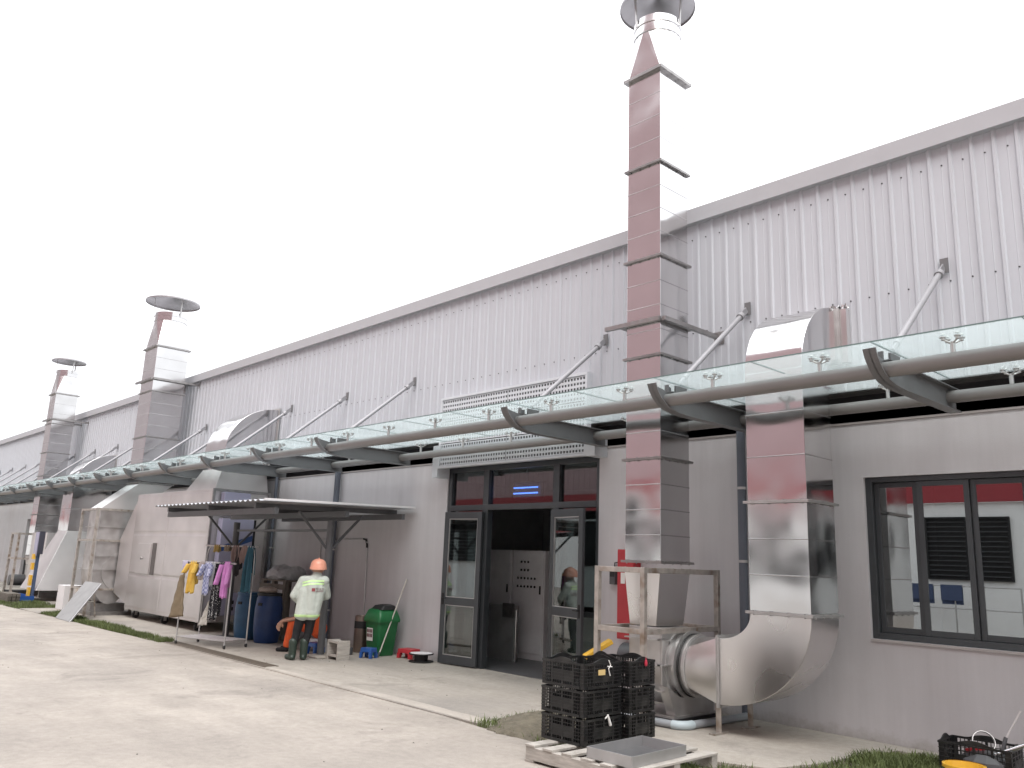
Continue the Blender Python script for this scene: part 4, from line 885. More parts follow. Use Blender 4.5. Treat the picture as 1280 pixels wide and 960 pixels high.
solo('folded_sack', MB().lathe((-14.78, 7.60, .915), [(.001, 0), (.17, 0), (.20, .03), (.17, .075), (.10, .10), (.001, .105)], 20).xf(Matrix.Translation((-14.78, 7.6, .9)) @ Matrix.Diagonal((1.25, .8, 1, 1)) @ Matrix.Translation((14.78, -7.6, -.9))), mat('sack', (.36, .31, .27), .9, var=.15, vscale=12, bump=.02, bscale=12), (-14.78, 7.6, .915), 'beige folded sack lying on top of the dark blue drum', 'sack')
tt = thing('timber_stand', (-15.3, 8.3, 0), 'tall dark timber stand of pallets under the shelter behind the drums', 'timber stand')
for x in (-15.85, -15.4, -14.95):
    for y in (8.05, 8.6): part('timber_leg', MB().box(x-.05, x+.05, y-.04, y+.04, .013, 1.10), WOODD, tt, smooth=False)
for i in range(5): part('timber_slat', MB().box(-15.9, -14.85, 8.0+.13*i, 8.1+.13*i, 1.101, 1.13), WOODD, tt, smooth=False)
for z in (.25, .60, .95): part('timber_rail', MB().box(-15.9, -14.85, 7.985, 8.008, z, z+.10), WOODD, tt, smooth=False)
bgm = MB().lathe((-15.35, 8.25, 1.132), [(.001, 0), (.30, .0), (.36, .06), (.33, .16), (.22, .24), (.10, .27), (.001, .28)], 26)
bgm.v = [(x+.05*math.sin(9*y+20*z), y+.05*math.sin(11*x), z+(.03*math.sin(14*x+9*y) if z > 1.14 else 0)) for (x, y, z) in bgm.v]
solo('plastic_bag', bgm, GREYPL, (-15.35, 8.25, 1.131), 'crumpled grey plastic bag on top of the timber stand', 'bag')

# ------------------------------------------------------------------ bin, ash bin, stools, spool, stick, box frame
gbn = thing('wheelie_bin', (-12.22, 8.42, 0), 'green plastic bin with a domed swing lid against the wall', 'bin')
bx, by = -12.20, 8.44
def rrect(cx, cy, hx, hy, z, r_=.05, k=4):
    out = []
    for (sx_, sy_, a0) in ((1, 1, 0), (-1, 1, 90), (-1, -1, 180), (1, -1, 270)):
        for i in range(k+1):
            a = R(a0+90*i/k); out.append((cx+sx_*(hx-r_)+r_*math.cos(a), cy+sy_*(hy-r_)+r_*math.sin(a), z))
    return out
part('bin_body', MB().loft([rrect(bx, by, .17, .16, .013), rrect(bx, by, .18, .17, .04), rrect(bx, by, .225, .205, .58)]), GREENP, gbn)
part('bin_lid', MB().loft([rrect(bx, by, .245, .225, .56), rrect(bx, by, .25, .23, .60), rrect(bx, by, .235, .215, .66), rrect(bx, by, .19, .19, .75), rrect(bx, by+.02, .12, .15, .80)]), GREENP, gbn)
part('bin_flap', MB().loft([rrect(bx+.03, by-.0, .17, .17, .765), rrect(bx+.03, by+.02, .15, .13, .83), rrect(bx+.03, by+.04, .08, .07, .85)]), BLACKM, gbn, label='black opening of the lid')
lb = part('bin_label', MB().add([(bx-.13, by-.199, .25), (bx+.05, by-.199, .25), (bx+.05, by-.211, .46), (bx-.13, by-.211, .46)], [(0, 1, 2, 3)]), PAPER, gbn, smooth=False)
tm = MB()
for j in range(2):
    for i in range(4):
        x = bx-.118+.042*i; z = .31+.075*j; yy = by-.2035-(z-.25)*.057
        tm.add([(x, yy, z), (x+.03, yy, z), (x+.03, yy-.003, z+.055), (x, yy-.003, z+.055)], [(0, 1, 2, 3)])
part('label_print', tm, TXT, lb, smooth=False)
ab = thing('ash_bin', (-12.75, 8.35, 0), 'brown steel cylinder ash bin with a dark band next to the green bin', 'ash bin')
part('cylinder', MB().lathe((-12.72, 8.38, .013), [(.001, 0), (.12, 0), (.125, .01), (.125, .60), (.11, .615), (.10, .60), (.001, .59)], 26), BROWNST, ab)
part('dark_band', MB().lathe((-12.72, 8.38, .013), [(.1255, .40), (.128, .40), (.128, .52), (.1255, .52)], 26), BLACKM, ab)
def stool(x, y, rz, sx_, h, m, label, group=None):
    t = thing('plastic_stool', (x, y, .013), label, 'stool', group)
    a, b = sx_, sx_*.8
    seat = MB().loft([rrect(x, y, a/2*1.02, b/2*1.02, h-.05, .02), rrect(x, y, a/2, b/2, h, .02), rrect(x, y, a/2*.97, b/2*.97, h+.013, .02)])
    M = Matrix.Translation((x, y, 0)) @ Matrix.Rotation(R(rz), 4, 'Z') @ Matrix.Translation((-x, -y, 0))
    part('seat', seat.xf(M), m, t)
    for (px, py) in ((-1, -1), (1, -1), (1, 1), (-1, 1)):
        cx, cy = x+px*a*.40, y+py*b*.38; e = sx_*.11
        part('leg', MB().loft([rect(cx+px*.01-e*.8, cx+px*.01+e*.8, cy+py*.01-e*.8, cy+py*.01+e*.8, .0135), rect(cx-e, cx+e, cy-e, cy+e, h-.051)]).xf(M), m, t, smooth=False)
    return t
stool(-11.93, 8.03, 20, .22, .16, BLUEP, 'low blue plastic stool in front of the green bin')
stool(-11.62, 8.62, 10, .30, .15, REDP, 'low red plastic stool against the wall next to the cable spool')
stool(-12.72, 7.5, 5, .24, .19, BLUEP, 'low blue plastic stool at the foot of the shelter post behind the boots')
spt = thing('cable_spool', (-11.05, 8.42, 0), 'small black cable spool with a white top beside the door', 'cable spool')
part('spool_core', MB().lathe((-11.12, 8.50, .013), [(.20, 0), (.20, .018), (.11, .020), (.11, .115), (.20, .118), (.20, .135), (.001, .1355)], 26), BLACKM, spt)
part('spool_top', MB().lathe((-11.12, 8.50, .013), [(.18, .1358), (.18, .14), (.001, .1405)], 26), WHITEP, spt)
stk = thing('wooden_stick', (-12.1, 8.5, 0), 'long thin pale stick leaning against the wall by the green bin', 'stick')
part('stick', MB().tube([(-11.93, 8.22, .013), (-12.0, 8.76, 1.28)], .011, 8), mat('pale_stick', (.52, .49, .44), .7), stk)
part('stick_tip', MB().tube([(-11.928, 8.205, .013), (-11.934, 8.25, .09)], .017, 8), GRYBOX, stk)
bf = thing('wooden_box_frame', (-12.0, 7.45, 0), 'small open wooden box frame on the ground beside the shelter post', 'wooden box')
for (x0, x1) in ((-12.13, -12.10), (-11.83, -11.80)): part('side_board', MB().box(x0, x1, 7.36, 7.58, .013, .31), WOODP, bf, smooth=False)
for z in (.06, .27): part('cross_board', MB().box(-12.099, -11.831, 7.37, 7.57, z, z+.025), WOODP, bf, smooth=False)
solo('metal_can', MB().lathe((-12.45, 8.0, .013), [(.001, 0), (.05, 0), (.05, .11), (.045, .115), (.04, .10), (.001, .1)], 18), GRYBOX, (-12.45, 8.0, .013), 'small dark metal can on the ground behind the wooden box frame', 'can')

# ------------------------------------------------------------------ crates, pallet, tray
pal = thing('wooden_pallet', (-4.78, 5.83, 0), 'weathered wooden pallet on the grass under the black crates', 'pallet')
PX0, PX1, PY0, PY1 = -5.36, -4.20, 5.26, 6.40
for i in range(6):
    w0 = PX0+i*(PX1-PX0-.115)/5
    part('deck_board', MB().box(w0, w0+.115+random.uniform(-.006, .004), PY0+random.uniform(-.006, .006), PY1+random.uniform(-.006, .006), .121, .141), WOODP, pal, bevel=.003, smooth=False)
for y in (PY0+.002, (PY0+PY1)/2-.04, PY1-.082):
    part('stringer', MB().box(PX0+.005, PX1-.005, y, y+.08, .0205, .1205), WOODP, pal, bevel=.003, smooth=False)
for x in (PX0, (PX0+PX1)/2-.05, PX1-.10): part('bottom_board', MB().box(x, x+.1, PY0, PY1, .001, .020), WOODP, pal, bevel=.002, smooth=False)
def crate(L_, W_, H_, arch=True, solid=False, panel=True):
    t = thing('plastic_crate', (0, 0, 0), '', 'crate')
    hl, hw = L_/2, W_/2; th = .012
    def wall(m, a, b, n_):
        a = V(a); b = V(b); d = (b-a); ln = d.length; d.normalize(); nn = V(n_)
        P = lambda s, z, o: a+d*s+V((0, 0, z))+nn*o
        def strip(s0, s1, z0, z1, o0, o1):
            q = [P(s0, z0, o0), P(s1, z0, o0), P(s1, z0, o1), P(s0, z0, o1), P(s0, z1, o0), P(s1, z1, o0), P(s1, z1, o1), P(s0, z1, o1)]
            m.add(q, [(3,2,1,0),(4,5,6,7),(0,1,5,4),(1,2,6,5),(2,3,7,6),(3,0,4,7)])
        strip(.03, ln-.03, .012, H_-.02, -.011, -.008) if solid else None
        strip(.045, ln-.045, 0, .024, -.004, .006)
        for k in range(1, 6): z = .024+(H_-.056)*k/6; strip(.045, ln-.045, z-.003, z+.003, -.006, .007)
        strip(0, ln, H_-.03, H_-.018, -.006, .009)
        nb = 13
        for i in range(nb): s = .05+(ln-.10)*(i+.5)/nb; strip(s-.003, s+.003, .0245, H_-.0305, -.0055, .0035)
        for i in (2, 6, 10): s = .05+(ln-.10)*(i+.5)/nb; strip(s-.011, s+.011, .0246, H_-.0306, -.005, .0055)
        if panel: strip(ln*.22, ln*.78, .05, H_*.62, -.0062, .0042)
        for s0 in (0, ln-.045): strip(s0+.0005, s0+.0445, .001, H_-.0302, -.006, .001)
        for s0 in (0, ln-.045):
            for k in range(1, 6): z = .024+(H_-.056)*k/6; strip(s0+.001, s0+.044, z-.0025, z+.0025, .001, .0065)
        # wavy top lip
        n = 16; lo = []; 
        for i in range(n+1):
            s = ln*i/n; u = abs(s/ln-.5)*2
            h = H_-.012+(.036*max(0, math.cos(min(1, u/.55)*1.5708)) if arch else 0)
            lo.append([P(s, H_-.0175, -.004), P(s, h, -.004), P(s, h, .006), P(s, H_-.0175, .006)])
        m.loft(lo)
    cs = [(-hl, -hw, 0), (hl, -hw, 0), (hl, hw, 0), (-hl, hw, 0)]; ns = [(0, -1, 0), (1, 0, 0), (0, 1, 0), (-1, 0, 0)]
    for i in range(4):
        m = MB(); wall(m, cs[i], cs[(i+1) % 4], ns[i]); part('side_wall', m, BLKP, t, smooth=False)
    m = MB()
    for i in range(12): y = -hw+.02+(W_-.04)*i/11; m.box(-hl+.01, hl-.01, y-.008, y+.008, .004, .012)
    for i in range(8): x = -hl+.02+(L_-.04)*i/7; m.box(x-.008, x+.008, -hw+.01, hw-.01, .013, .018)
    part('base_grid', m, BLKP, t, smooth=False)
    return t
ch = .228
cA = crate(.50, .50, ch-.003, False); cB = crate(.50, .37, ch-.003, False); cA1 = crate(.50, .50, ch-.003); cB1 = crate(.50, .37, ch-.003)
def place(src, first, x, y, z, rz, label, group=None):
    o = src if first else copy_tree(src); o.location = (x, y, z); o.rotation_euler.z = R(rz); tag(o, label, 'crate', group); return o
la = ['black plastic crate at the bottom of the front stack, white tag on it', 'dusty black crate in the middle of the front stack', 'black crate with a tan label, top of the front stack']
lb_ = ['black crate at the bottom of the rear stack on the pallet', 'black crate in the middle of the rear stack on the pallet', 'black crate with a red tag, top of the rear stack']
CA = []; CB = []
for i in range(3):
    CA += [place(cA1 if i == 2 else cA, i != 1, -5.21+random.uniform(-.006, .006), 5.805+random.uniform(-.006, .006), .1425+ch*i, random.uniform(-1, 1), la[i], 'black crates stacked on the pallet')]
for i in range(3):
    CB += [place(cB1 if i == 2 else cB, i != 1, -5.15+random.uniform(-.006, .006), 6.268, .1425+ch*i, random.uniform(-.6, .6), lb_[i], 'black crates stacked on the pallet')]
part('tan_label', MB().box(-4.953, -4.949, 5.72, 5.81, .71, .755), MASK, CA[2], smooth=False)
part('white_tag', MB().tube([(-4.945, 5.84, .38), (-4.938, 5.85, .34), (-4.942, 5.875, .29)], .008, 8, .014).tube([(-4.945, 5.84, .37), (-4.94, 5.80, .35)], .006, 6), PAPER, CA[0])
part('white_string', MB().tube([(-4.945, 5.85, .83), (-4.94, 5.87, .79), (-4.942, 5.845, .76), (-4.94, 5.865, .70)], .005, 6).tube([(-4.943, 5.83, .78), (-4.94, 5.89, .775)], .005, 6), PAPER, CA[2])
part('red_tag', MB().lathe((-4.885, 6.30, .79), [(.001, -.03), (.012, -.02), (.016, 0), (.010, .025), (.001, .03)], 10).tube([(-4.885, 6.30, .81), (-4.885, 6.30, .84)], .004, 6), mat('tag_red', (.45, .03, .06), .5), CB[2])
# bottles visible inside the middle crate
cR = crate(.56, .38, .27); cR.location = (-2.77, 8.26, .0); cR.rotation_euler.z = R(3); tag(cR, 'black crate of tools on the grass under the window', 'crate')
ty = thing('metal_tray', (-4.49, 5.68, .142), 'square aluminium tray lying on the pallet', 'tray')
M_ = Matrix.Translation((-4.49, 5.68, .142)) @ Matrix.Rotation(R(2), 4, 'Z')
part('tray_base', MB().box(-.215, .215, -.36, .36, 0, .006).xf(M_), mat('tray_inside', (.20, .20, .205), .45, .6, var=.15), ty, smooth=False)
part('tray_side', MB().box(-.225, -.216, -.37, .37, 0, .085).box(.216, .225, -.37, .37, 0, .085).box(-.215, .215, -.37, -.361, 0, .085).box(-.215, .215, .361, .37, 0, .085).xf(M_), TRAYM, ty, bevel=.002, smooth=False)
# tools in the right crate and yellow bucket
rgm = thing('steel_ring', (-2.75, 8.2, .2), 'round steel ring standing in the tool crate', 'ring')
part('ring_band', MB().lathe((0, 0, 0), [(.085, -.014), (.090, -.014), (.090, .014), (.085, .014), (.085, -.014)], 28).xf(Matrix.Translation((-2.72, 8.20, .28)) @ Matrix.Rotation(R(62), 4, 'X') @ Matrix.Rotation(R(30), 4, 'Y')), GALV, rgm)
part('red_clip', MB().bar((-2.84, 8.12, .20), (-2.70, 8.14, .24), .02, .03), REDP, rgm, smooth=False)
hm = thing('paint_scraper', (-2.6, 8.2, .2), 'tool with a dark handle and pale rod sticking out of the crate', 'tool')
part('handle', MB().tube([(-2.58, 8.20, .22), (-2.555, 8.24, .34)], .016, 10), GRYBOX, hm)
part('rod', MB().tube([(-2.555, 8.24, .33), (-2.45, 8.33, .56)], .008, 8), mat('pale_rod', (.5, .47, .47), .5), hm)
solo('steel_pipe', MB().tube([(-2.62, 8.12, .2), (-2.30, 8.20, .36)], .016, 12), CHROME, (-2.5, 8.15, .2), 'short shiny steel pipe poking over the edge of the tool crate', 'pipe')
solo('scrap_heap', MB().lathe((-2.70, 8.22, .02), [(.24, 0), (.22, .12), (.14, .19), (.001, .22)], 14), GRYBOX, (-2.70, 8.22, .02), 'dark jumble of scrap filling the tool crate', 'scrap', smooth=False)
ybk = thing('yellow_bucket', (-2.68, 7.60, 0), 'yellow plastic bucket in front of the tool crate', 'bucket')
part('bucket_body', MB().lathe((-2.68, 7.60, .0), [(.001, 0), (.11, 0), (.145, .165), (.155, .17), (.155, .18), (.14, .18), (.105, .01), (.001, .01)], 28), YELP, ybk)
part('bucket_rim', MB().lathe((-2.68, 7.60, .0), [(.1555, .155), (.161, .157), (.161, .183), (.1555, .185)], 28), YELP, ybk)
# yellow trolley part behind the crates
yt = thing('yellow_trolley', (-6.3, 7.45, 0), 'yellow hand trolley standing behind the black crates', 'trolley')
part('handle_plate', MB().bar((-6.42, 7.18, .64), (-6.24, 7.42, .82), .15, .05), YELP, yt, bevel=.008, smooth=False)
part('trolley_frame', MB().bar((-6.40, 7.22, .013), (-6.32, 7.36, .70), .06, .05), YELP, yt, smooth=False)
part('trolley_base', MB().box(-6.55, -6.25, 7.05, 7.5, .05, .09), GRYBOX, yt, smooth=False)
for y in (7.1, 7.44): part('trolley_wheel', MB().lathe((-6.42, y, .05), [(.001, -.02), (.037, -.02), (.037, .02), (.001, .02)], 16, 'y'), RUBBER, yt)

# ------------------------------------------------------------------ inside the entrance
def cabinet(x0, x1, y, z1, label, knobs=False, m=None):
    t = thing('steel_cabinet', ((x0+x1)/2, y, 0), label, 'cabinet')
    part('carcass', MB().box(x0, x1, y, y+.45, .015, z1), m or mat('cab%d' % int(x0*-100), (.8, .8, .8), .5), t, bevel=.006, smooth=False)
    part('door_panel', MB().box(x0+.02, x1-.02, y-.018, y-.001, .12, z1-.03), m or MATS['cab%d' % int(x0*-100)], t, bevel=.004, smooth=False)
    part('cabinet_handle', MB().bar((x1-.08, y-.03, z1*.6), (x1-.08, y-.03, z1*.6+.14), .02, .02), BLACKM, t, smooth=False)
    if knobs:
        for r_ in range(4):
            for c in range(6 if r_ < 2 else 3): part('indicator', MB().lathe((x0+.16+.085*c+.04*(r_ > 1)*2, y-.019, z1-.62+.14*r_), [(.02, 0), (.02, -.014), (.001, -.016)], 10, 'y'), BLACKM, t)
    return t
cabinet(-11.75, -11.08, 10.4, 1.85, 'plain grey steel cabinet inside the entrance')
cabinet(-11.05, -10.25, 10.4, 1.85, 'grey switch cabinet with rows of indicators inside the entrance', True)
cabinet(-12.1, -11.8, 10.2, 1.85, 'narrow pale cabinet at the edge of the doorway', False, WHITEP)
ts = thing('turnstile', (-10.6, 10.0, 0), 'low steel barrier with an upright pole inside the entrance', 'barrier')
part('barrier_panel', MB().box(-11.3, -10.5, 9.95, 10.05, .015, .92), GALV, ts, bevel=.005, smooth=False)
part('reader_box', MB().box(-10.75, -10.5, 9.90, 9.949, .72, .95), FLANGE, ts, smooth=False)
part('pole', MB().tube([(-10.4, 9.9, .015), (-10.4, 9.9, .85)], .02, 12), CHROME, ts)
il = thing('insect_lamp', (-9.9, 9.25, 2.8), 'insect lamp with two blue tubes behind the transom glass', 'lamp')
part('lamp_case', MB().box(-10.0, -9.35, 9.35, 9.42, 2.66, 2.92), GRYBOX, il, smooth=False)
for z in (2.74, 2.83): part('blue_tube', MB().tube([(-9.95, 9.32, z), (-9.4, 9.32, z)], .012, 10), UV, il)
part('hanger', MB().tube([(-9.7, 9.38, 2.92), (-9.7, 9.38, 3.31)], .008, 6), GRYBOX, il)

# ------------------------------------------------------------------ people
def blob(name, segs, m, parent, voxel=.012, smooth=6, holes=None):
    bm = bmesh.new()
    for sg in segs:
        p0, p1, r0, r1 = V(sg[0]), V(sg[1]), sg[2], sg[3]
        d = p1-p0; ln = max(d.length, 1e-4); d = d/ln; u = d.orthogonal().normalized(); v = d.cross(u); rings = []; n = 14
        prof = [(math.sin(R(a))*r0, -math.cos(R(a))*r0) for a in (8, 30, 60, 85)]+[(math.sin(R(a))*r1, ln-math.cos(R(a))*r1) for a in (95, 120, 150, 172)]
        for (rr, h) in prof: rings.append([bm.verts.new(p0+d*h+(u*math.cos(6.2832*k/n)+v*math.sin(6.2832*k/n))*rr) for k in range(n)])
        for i in range(len(rings)-1):
            for k in range(n): bm.faces.new((rings[i][k], rings[i][(k+1) % n], rings[i+1][(k+1) % n], rings[i+1][k]))
        bm.faces.new(list(reversed(rings[0]))); bm.faces.new(rings[-1])
    me = bpy.data.meshes.new(name); bm.to_mesh(me); bm.free()
    tmp = bpy.data.objects.new('tmp', me); COL.objects.link(tmp)
    rm = tmp.modifiers.new('r', 'REMESH'); rm.mode = 'VOXEL'; rm.voxel_size = voxel
    s = tmp.modifiers.new('s', 'SMOOTH'); s.iterations = smooth; s.factor = .5
    me2 = bpy.data.meshes.new_from_object(tmp.evaluated_get(bpy.context.evaluated_depsgraph_get()))
    bpy.data.objects.remove(tmp); me2.name = name
    off = root_of(parent).location
    for v_ in me2.vertices: v_.co -= off
    me2.materials.clear(); me2.materials.append(m); me2.polygons.foreach_set('use_smooth', [True]*len(me2.polygons))
    o = bpy.data.objects.new(name, me2); return link(o, parent)
def frame(loc):
    base = V(loc); v = V((base.x, base.y, 0)).normalized(); u = V((v.y, -v.x, 0))
    return lambda a, b, z: base+u*a+v*b+V((0, 0, z)), u, v
def hand(P, wrist, dirv, side, curl):
    """palm, four unequal bent fingers and a thumb from the side of the palm"""
    w_ = V(wrist); d = V(dirv).normalized(); s = V(side).normalized(); c = V(curl).normalized(); k = w_+d*.085
    out = [(w_, w_+d*.07+s*.022, .026, .021), (w_, w_+d*.07-s*.022, .026, .021)]
    for i, L_ in enumerate((.068, .078, .073, .058)):
        b = k+s*(.033-.022*i); m1 = b+d*L_*.5+c*.008; m2 = m1+(d*.6+c*.8).normalized()*L_*.5
        out += [(b-d*.02, m1, .0105, .0098), (m1, m2, .0098, .0085)]
    t0 = w_+d*.025+s*.030; t1 = t0+(d*.6+s*.8).normalized()*.04; out += [(t0, t1, .014, .012), (t1, t1+(d+c*.3).normalized()*.032, .012, .010)]
    return out
# worker standing with the back turned
wk = thing('person', (-12.12, 6.93, .013), 'person in a white helmet-high pose', 'person')
P, wu, wv = frame((-12.12, 6.93, .013))
tag(wk, 'person in a salmon helmet, pale reflective jacket and rubber boots standing by the post', 'person')
hipL, hipR = P(-.085, 0, .78), P(.085, 0, .78); footL, footR = P(-.18, -.02, 0), P(.0, .02, 0)
knL, knR = P(-.125, .03, .42), P(.055, .04, .42)
head = P(.125, .05, 1.40)
wristL = P(-.10, .20, .84); elbL = P(-.215, .02, .98); shL = P(-.095, .02, 1.21); shR = P(.235, .02, 1.22); elbR = P(.30, .13, .98); wristR = P(.16, .26, .92)
body = [(P(.12, .04, 1.30), head, .05, .052), (head-V((0,0,.03)), head+V((0,0,.06)), .075, .085), (head-wv*.0+V((0,0,-.06))+wv*.05, head+wv*.055+V((0,0,-.02)), .05, .05),
        (head+wu*.088+V((0,0,-.02)), head+wu*.088+V((0,0,.02)), .016, .016), (head-wu*.088+V((0,0,-.02)), head-wu*.088+V((0,0,.02)), .016, .016), (head+wv*.11+V((0,0,-.02)), head+wv*.10+V((0,0,.03)), .014, .01),
        (P(.06, .02, 1.05), P(.09, .04, 1.18), .08, .06), (P(.12, .03, 1.26), P(.12, .04, 1.32), .055, .052), (P(0, 0, .80), P(.06, 0, 1.1), .11, .10), (hipL, knL, .075, .055), (hipR, knR, .075, .055), (knL, P(-.16, 0, .1), .05, .04), (knR, P(.01, .03, .1), .05, .04),
        (shL, elbL, .045, .037), (elbL, wristL, .036, .026), (shR, elbR, .045, .037), (elbR, wristR, .036, .026), (P(.08, .03, 1.2), shL, .045, .04), (P(.08, .03, 1.2), shR, .045, .04)]
body += hand(P, wristL, wu*.6+wv*.5-V((0,0,.3)), V((0,0,1)), wu-wv*.4) + hand(P, wristR, -wu*.6+wv*.4, V((0,0,1)), -wu)
blob('body', body, SKIN, wk, .009, 4)
jk = [(P(-.07, 0, .70), P(-.035, .01, 1.05), .118, .115), (P(.09, 0, .71), P(.15, .01, 1.05), .118, .115), (P(-.03, .01, 1.05), P(.0, .02, 1.19), .115, .085), (P(.15, .01, 1.05), P(.15, .02, 1.20), .115, .085), (P(.06, -.01, .72), P(.06, -.02, 1.12), .12, .12),
      (P(.06, .02, 1.20), shL, .085, .075), (P(.08, .02, 1.20), shR, .085, .075), (shL, elbL, .077, .068), (elbL, wristL-(wristL-elbL)*.1, .067, .048), (shR, elbR, .075, .064), (elbR, wristR-(wristR-elbR)*.1, .062, .046), (P(.10, .03, 1.26), P(.12, .04, 1.315), .085, .074), (shL, shR, .082, .082)]
jko = blob('jacket', jk, JACK, wk, .011, 5)
def band(z0, z1, pts, m, name, parent, grow=.010, tilt=0):
    """tape wrapped on the outside of the jacket between two heights"""
    src = jko.data; cx = sum(p[0] for p in pts)/len(pts); off = root_of(parent).location
    ring0 = []; ring1 = []; c = P(*pts[0])-off
    import bisect
    from mathutils.bvhtree import BVHTree
    bv = BVHTree.FromPolygons([v.co.copy() for v in src.vertices], [tuple(p.vertices) for p in src.polygons])
    rows = []
    for (z, g) in ((z0, grow*.6), (z0+.004, grow), (z1-.004, grow), (z1, grow*.6)):
        row = []
        for k in range(40):
            a = 6.2832*k/40; d = wu*math.cos(a)+wv*math.sin(a); zz_ = z+tilt*math.cos(a)
            h = bv.ray_cast(V((c.x, c.y, zz_))+d*.6, -d)
            q = (h[0] if h[0] else V((c.x, c.y, zz_))+d*.15)+d*g
            row.append(q+off)
        rows.append(row)
    return part(name, MB().loft(rows, False), m, parent)
band(.655, .695, [(.02, 0, 0)], HIVIS, 'hem_tape', jko)
# shoulder tapes across the back
from mathutils.bvhtree import BVHTree
bv = BVHTree.FromPolygons([v.co.copy() for v in jko.data.vertices], [tuple(p.vertices) for p in jko.data.polygons]); woff = wk.location
def onback(a, z, g=.006):
    o_ = P(a, -1.0, z)-woff; h = bv.ray_cast(o_, wv); return (h[0] if h[0] else P(a, -.1, z)-woff)-wv*g+woff
for dz in (0, -.045):
    rows = []
    for i in range(22):
        a = -.10+.335*i/21; z = 1.205+dz-.45*max(0, .03-a)**1.0*.6
        rows.append([onback(a, z), onback(a, z+.026)])
    part('shoulder_tape', MB().loft(rows, False, False), HIVIS, jko, recalc=False)
part('logo_square', MB().loft([[onback(.05+.0136*i, 1.055+.0167*j, .006) for j in range(4)] for i in range(5)], False, False), TXTR, jko, recalc=False)
fc = bpy.data.curves.new('lettering', 'FONT'); fc.body = 'TEXBUD'; fc.size = .058; fc.extrude = .0005
fo = bpy.data.objects.new('tmp', fc); COL.objects.link(fo)
tme = bpy.data.meshes.new_from_object(fo.evaluated_get(bpy.context.evaluated_depsgraph_get())); bpy.data.objects.remove(fo)
wmax = max(v.co.x for v in tme.vertices)
for v_ in tme.vertices:
    a = .112+v_.co.x/wmax*.125; q = onback(a, 1.068+v_.co.y, .007+v_.co.z)-woff; v_.co = q
tme.materials.clear(); tme.materials.append(TXT); lo_ = bpy.data.objects.new('lettering', tme); link(lo_, jko)
part('logo_underline', MB().loft([[onback(.115+.015*i, 1.050+.007*j, .006) for j in range(2)] for i in range(9)], False, False), TXT, jko, recalc=False)
blob('trousers', [(P(-.045, .02, .72), P(.075, .02, .72), .10, .10), (P(-.075, .01, .70), knL, .088, .068), (P(.085, .01, .70), knR, .088, .068), (knL, P(-.158, 0, .2), .064, .055), (knR, P(.008, .03, .2), .064, .055)], BLACKC, wk, .011, 4)
for q, (x, y, fx_) in enumerate(((-.165, 0, -.13), (.005, .03, .0))):
    blob('rubber_boot', [(P(x, y, .05), P(x, y, .27), .058, .068), (P(x, y-.02, .045), P(x+fx_*.6, y+.10, .04), .048, .042), (P(x, y-.04, .04), P(x, y-.01, .04), .04, .045)], RUBG, wk, .01, 3)
hc = head+V((0, 0, .035))-wv*.005
hmb = MB().lathe((0, 0, 0), [(.130, -.035), (.130, -.02), (.122, .0), (.116, .05), (.095, .095), (.055, .122), (.001, .132)], 28)
hmb.v = [(x*1.06, y*1.2+(.035*max(0, y)/.13 if z < -.01 else 0), z) for (x, y, z) in hmb.v]
hM = Matrix.Translation(hc) @ Matrix.Rotation(math.atan2(-wv.x, wv.y), 4, 'Z') @ Matrix.Rotation(R(4), 4, 'X')
hl_ = part('helmet', hmb.xf(hM), HELM, wk)
part('helmet_ridge', MB().tube([(0, -.10, .075), (0, -.05, .118), (0, 0, .135), (0, .05, .12), (0, .10, .08)], .014, 8).xf(hM), HELM, hl_)
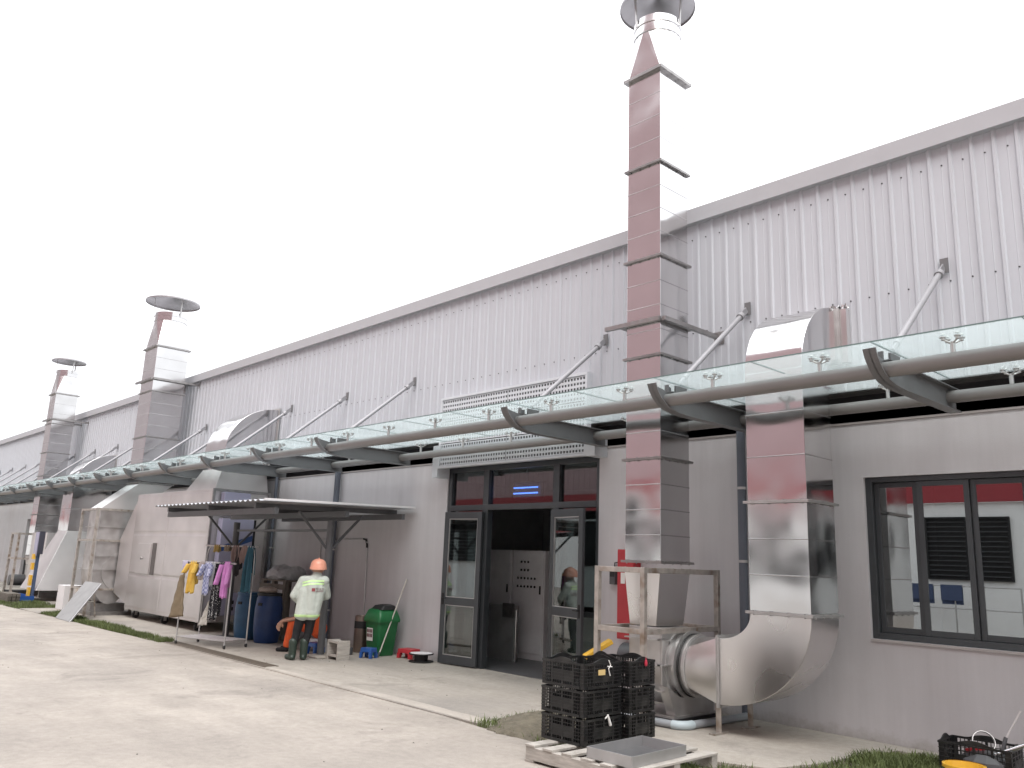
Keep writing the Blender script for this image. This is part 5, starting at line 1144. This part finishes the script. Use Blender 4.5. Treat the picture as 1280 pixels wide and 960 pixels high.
# seated person in orange
s2 = thing('person', (-13.12, 7.66, .013), 'person in an orange coverall sitting behind the standing worker, forearm out', 'person')
Q, su, sv = frame((-13.12, 7.66, .013))
sh_ = Q(-.12, 0, .80); hp_ = Q(.10, 0, .34); kL, kR = Q(-.36, -.10, .46), Q(-.34, .12, .44); fL, fR = Q(-.42, -.10, .06), Q(-.36, .14, .06)
hd = Q(-.22, 0, 1.03); eL = Q(-.26, -.17, .56); wL = Q(-.53, -.16, .50)
sb = [(hp_, sh_, .12, .11), (sh_, hd-V((0,0,.05)), .05, .05), (hd-V((0,0,.04)), hd+V((0,0,.05)), .078, .088), (hd-su*.04-V((0,0,.06)), hd-su*.05, .05, .05), (hd-su*.105-V((0,0,.01)), hd-su*.10+V((0,0,.02)), .014, .011), (hd-sv*.088-V((0,0,.02)), hd-sv*.088+V((0,0,.02)), .015, .015),
      (hp_, kL, .08, .06), (hp_, kR, .08, .06), (kL, fL, .05, .04), (kR, fR, .05, .04), (fL-V((0,0,.02)), fL-su*.13-V((0,0,.025)), .04, .033), (fR-V((0,0,.02)), fR-su*.13-V((0,0,.025)), .04, .033),
      (Q(-.11, -.16, .77), eL, .045, .038), (eL, wL, .037, .026), (Q(-.11, .16, .77), Q(-.2, .2, .56), .045, .038), (Q(-.2, .2, .56), Q(-.4, .15, .52), .037, .026), (sh_, Q(-.11, -.16, .77), .07, .05), (sh_, Q(-.11, .16, .77), .07, .05)]
sb += hand(Q, wL, -su*.5-V((0,0,.85)), su*.5-V((0,0,.3)), -V((0,0,1))*.6+su*.5) + hand(Q, Q(-.4, .15, .52), -su, sv, -V((0,0,1)))
blob('body', sb, SKIN, s2, .009, 4)
blob('coverall', [(Q(.10, -.06, .33), Q(-.10, -.07, .78), .125, .10), (Q(.10, .06, .33), Q(-.10, .07, .78), .125, .10), (Q(.12, 0, .38), Q(-.02, 0, .72), .12, .12), (hp_, kL, .10, .078), (hp_, kR, .10, .078), (kL, fL+V((0,0,.05)), .075, .062), (kR, fR+V((0,0,.05)), .075, .062), (Q(-.08, -.1, .77), Q(-.13, -.19, .66), .075, .07), (Q(-.13, -.19, .66), eL, .07, .058), (Q(-.08, .1, .77), Q(-.2, .2, .56), .075, .058)], ORANGE, s2, .012, 5)
blob('hair', [(hd+su*.02+V((0,0,.03)), hd+V((0,0,.06)), .09, .088)], HAIR, s2, .012, 3)
for f_, n_ in ((fL, 0), (fR, 1)): blob('shoe', [(f_-V((0,0,.02)), f_-su*.14-V((0,0,.025)), .046, .036), (f_, f_+V((0,0,.03)), .045, .048)], BLACKC, s2, .01, 3)
stool(-13.07, 7.70, 30, .30, .22, mat('white_plastic', (.5, .5, .52), .4), 'low pale plastic stool under the seated person in orange')
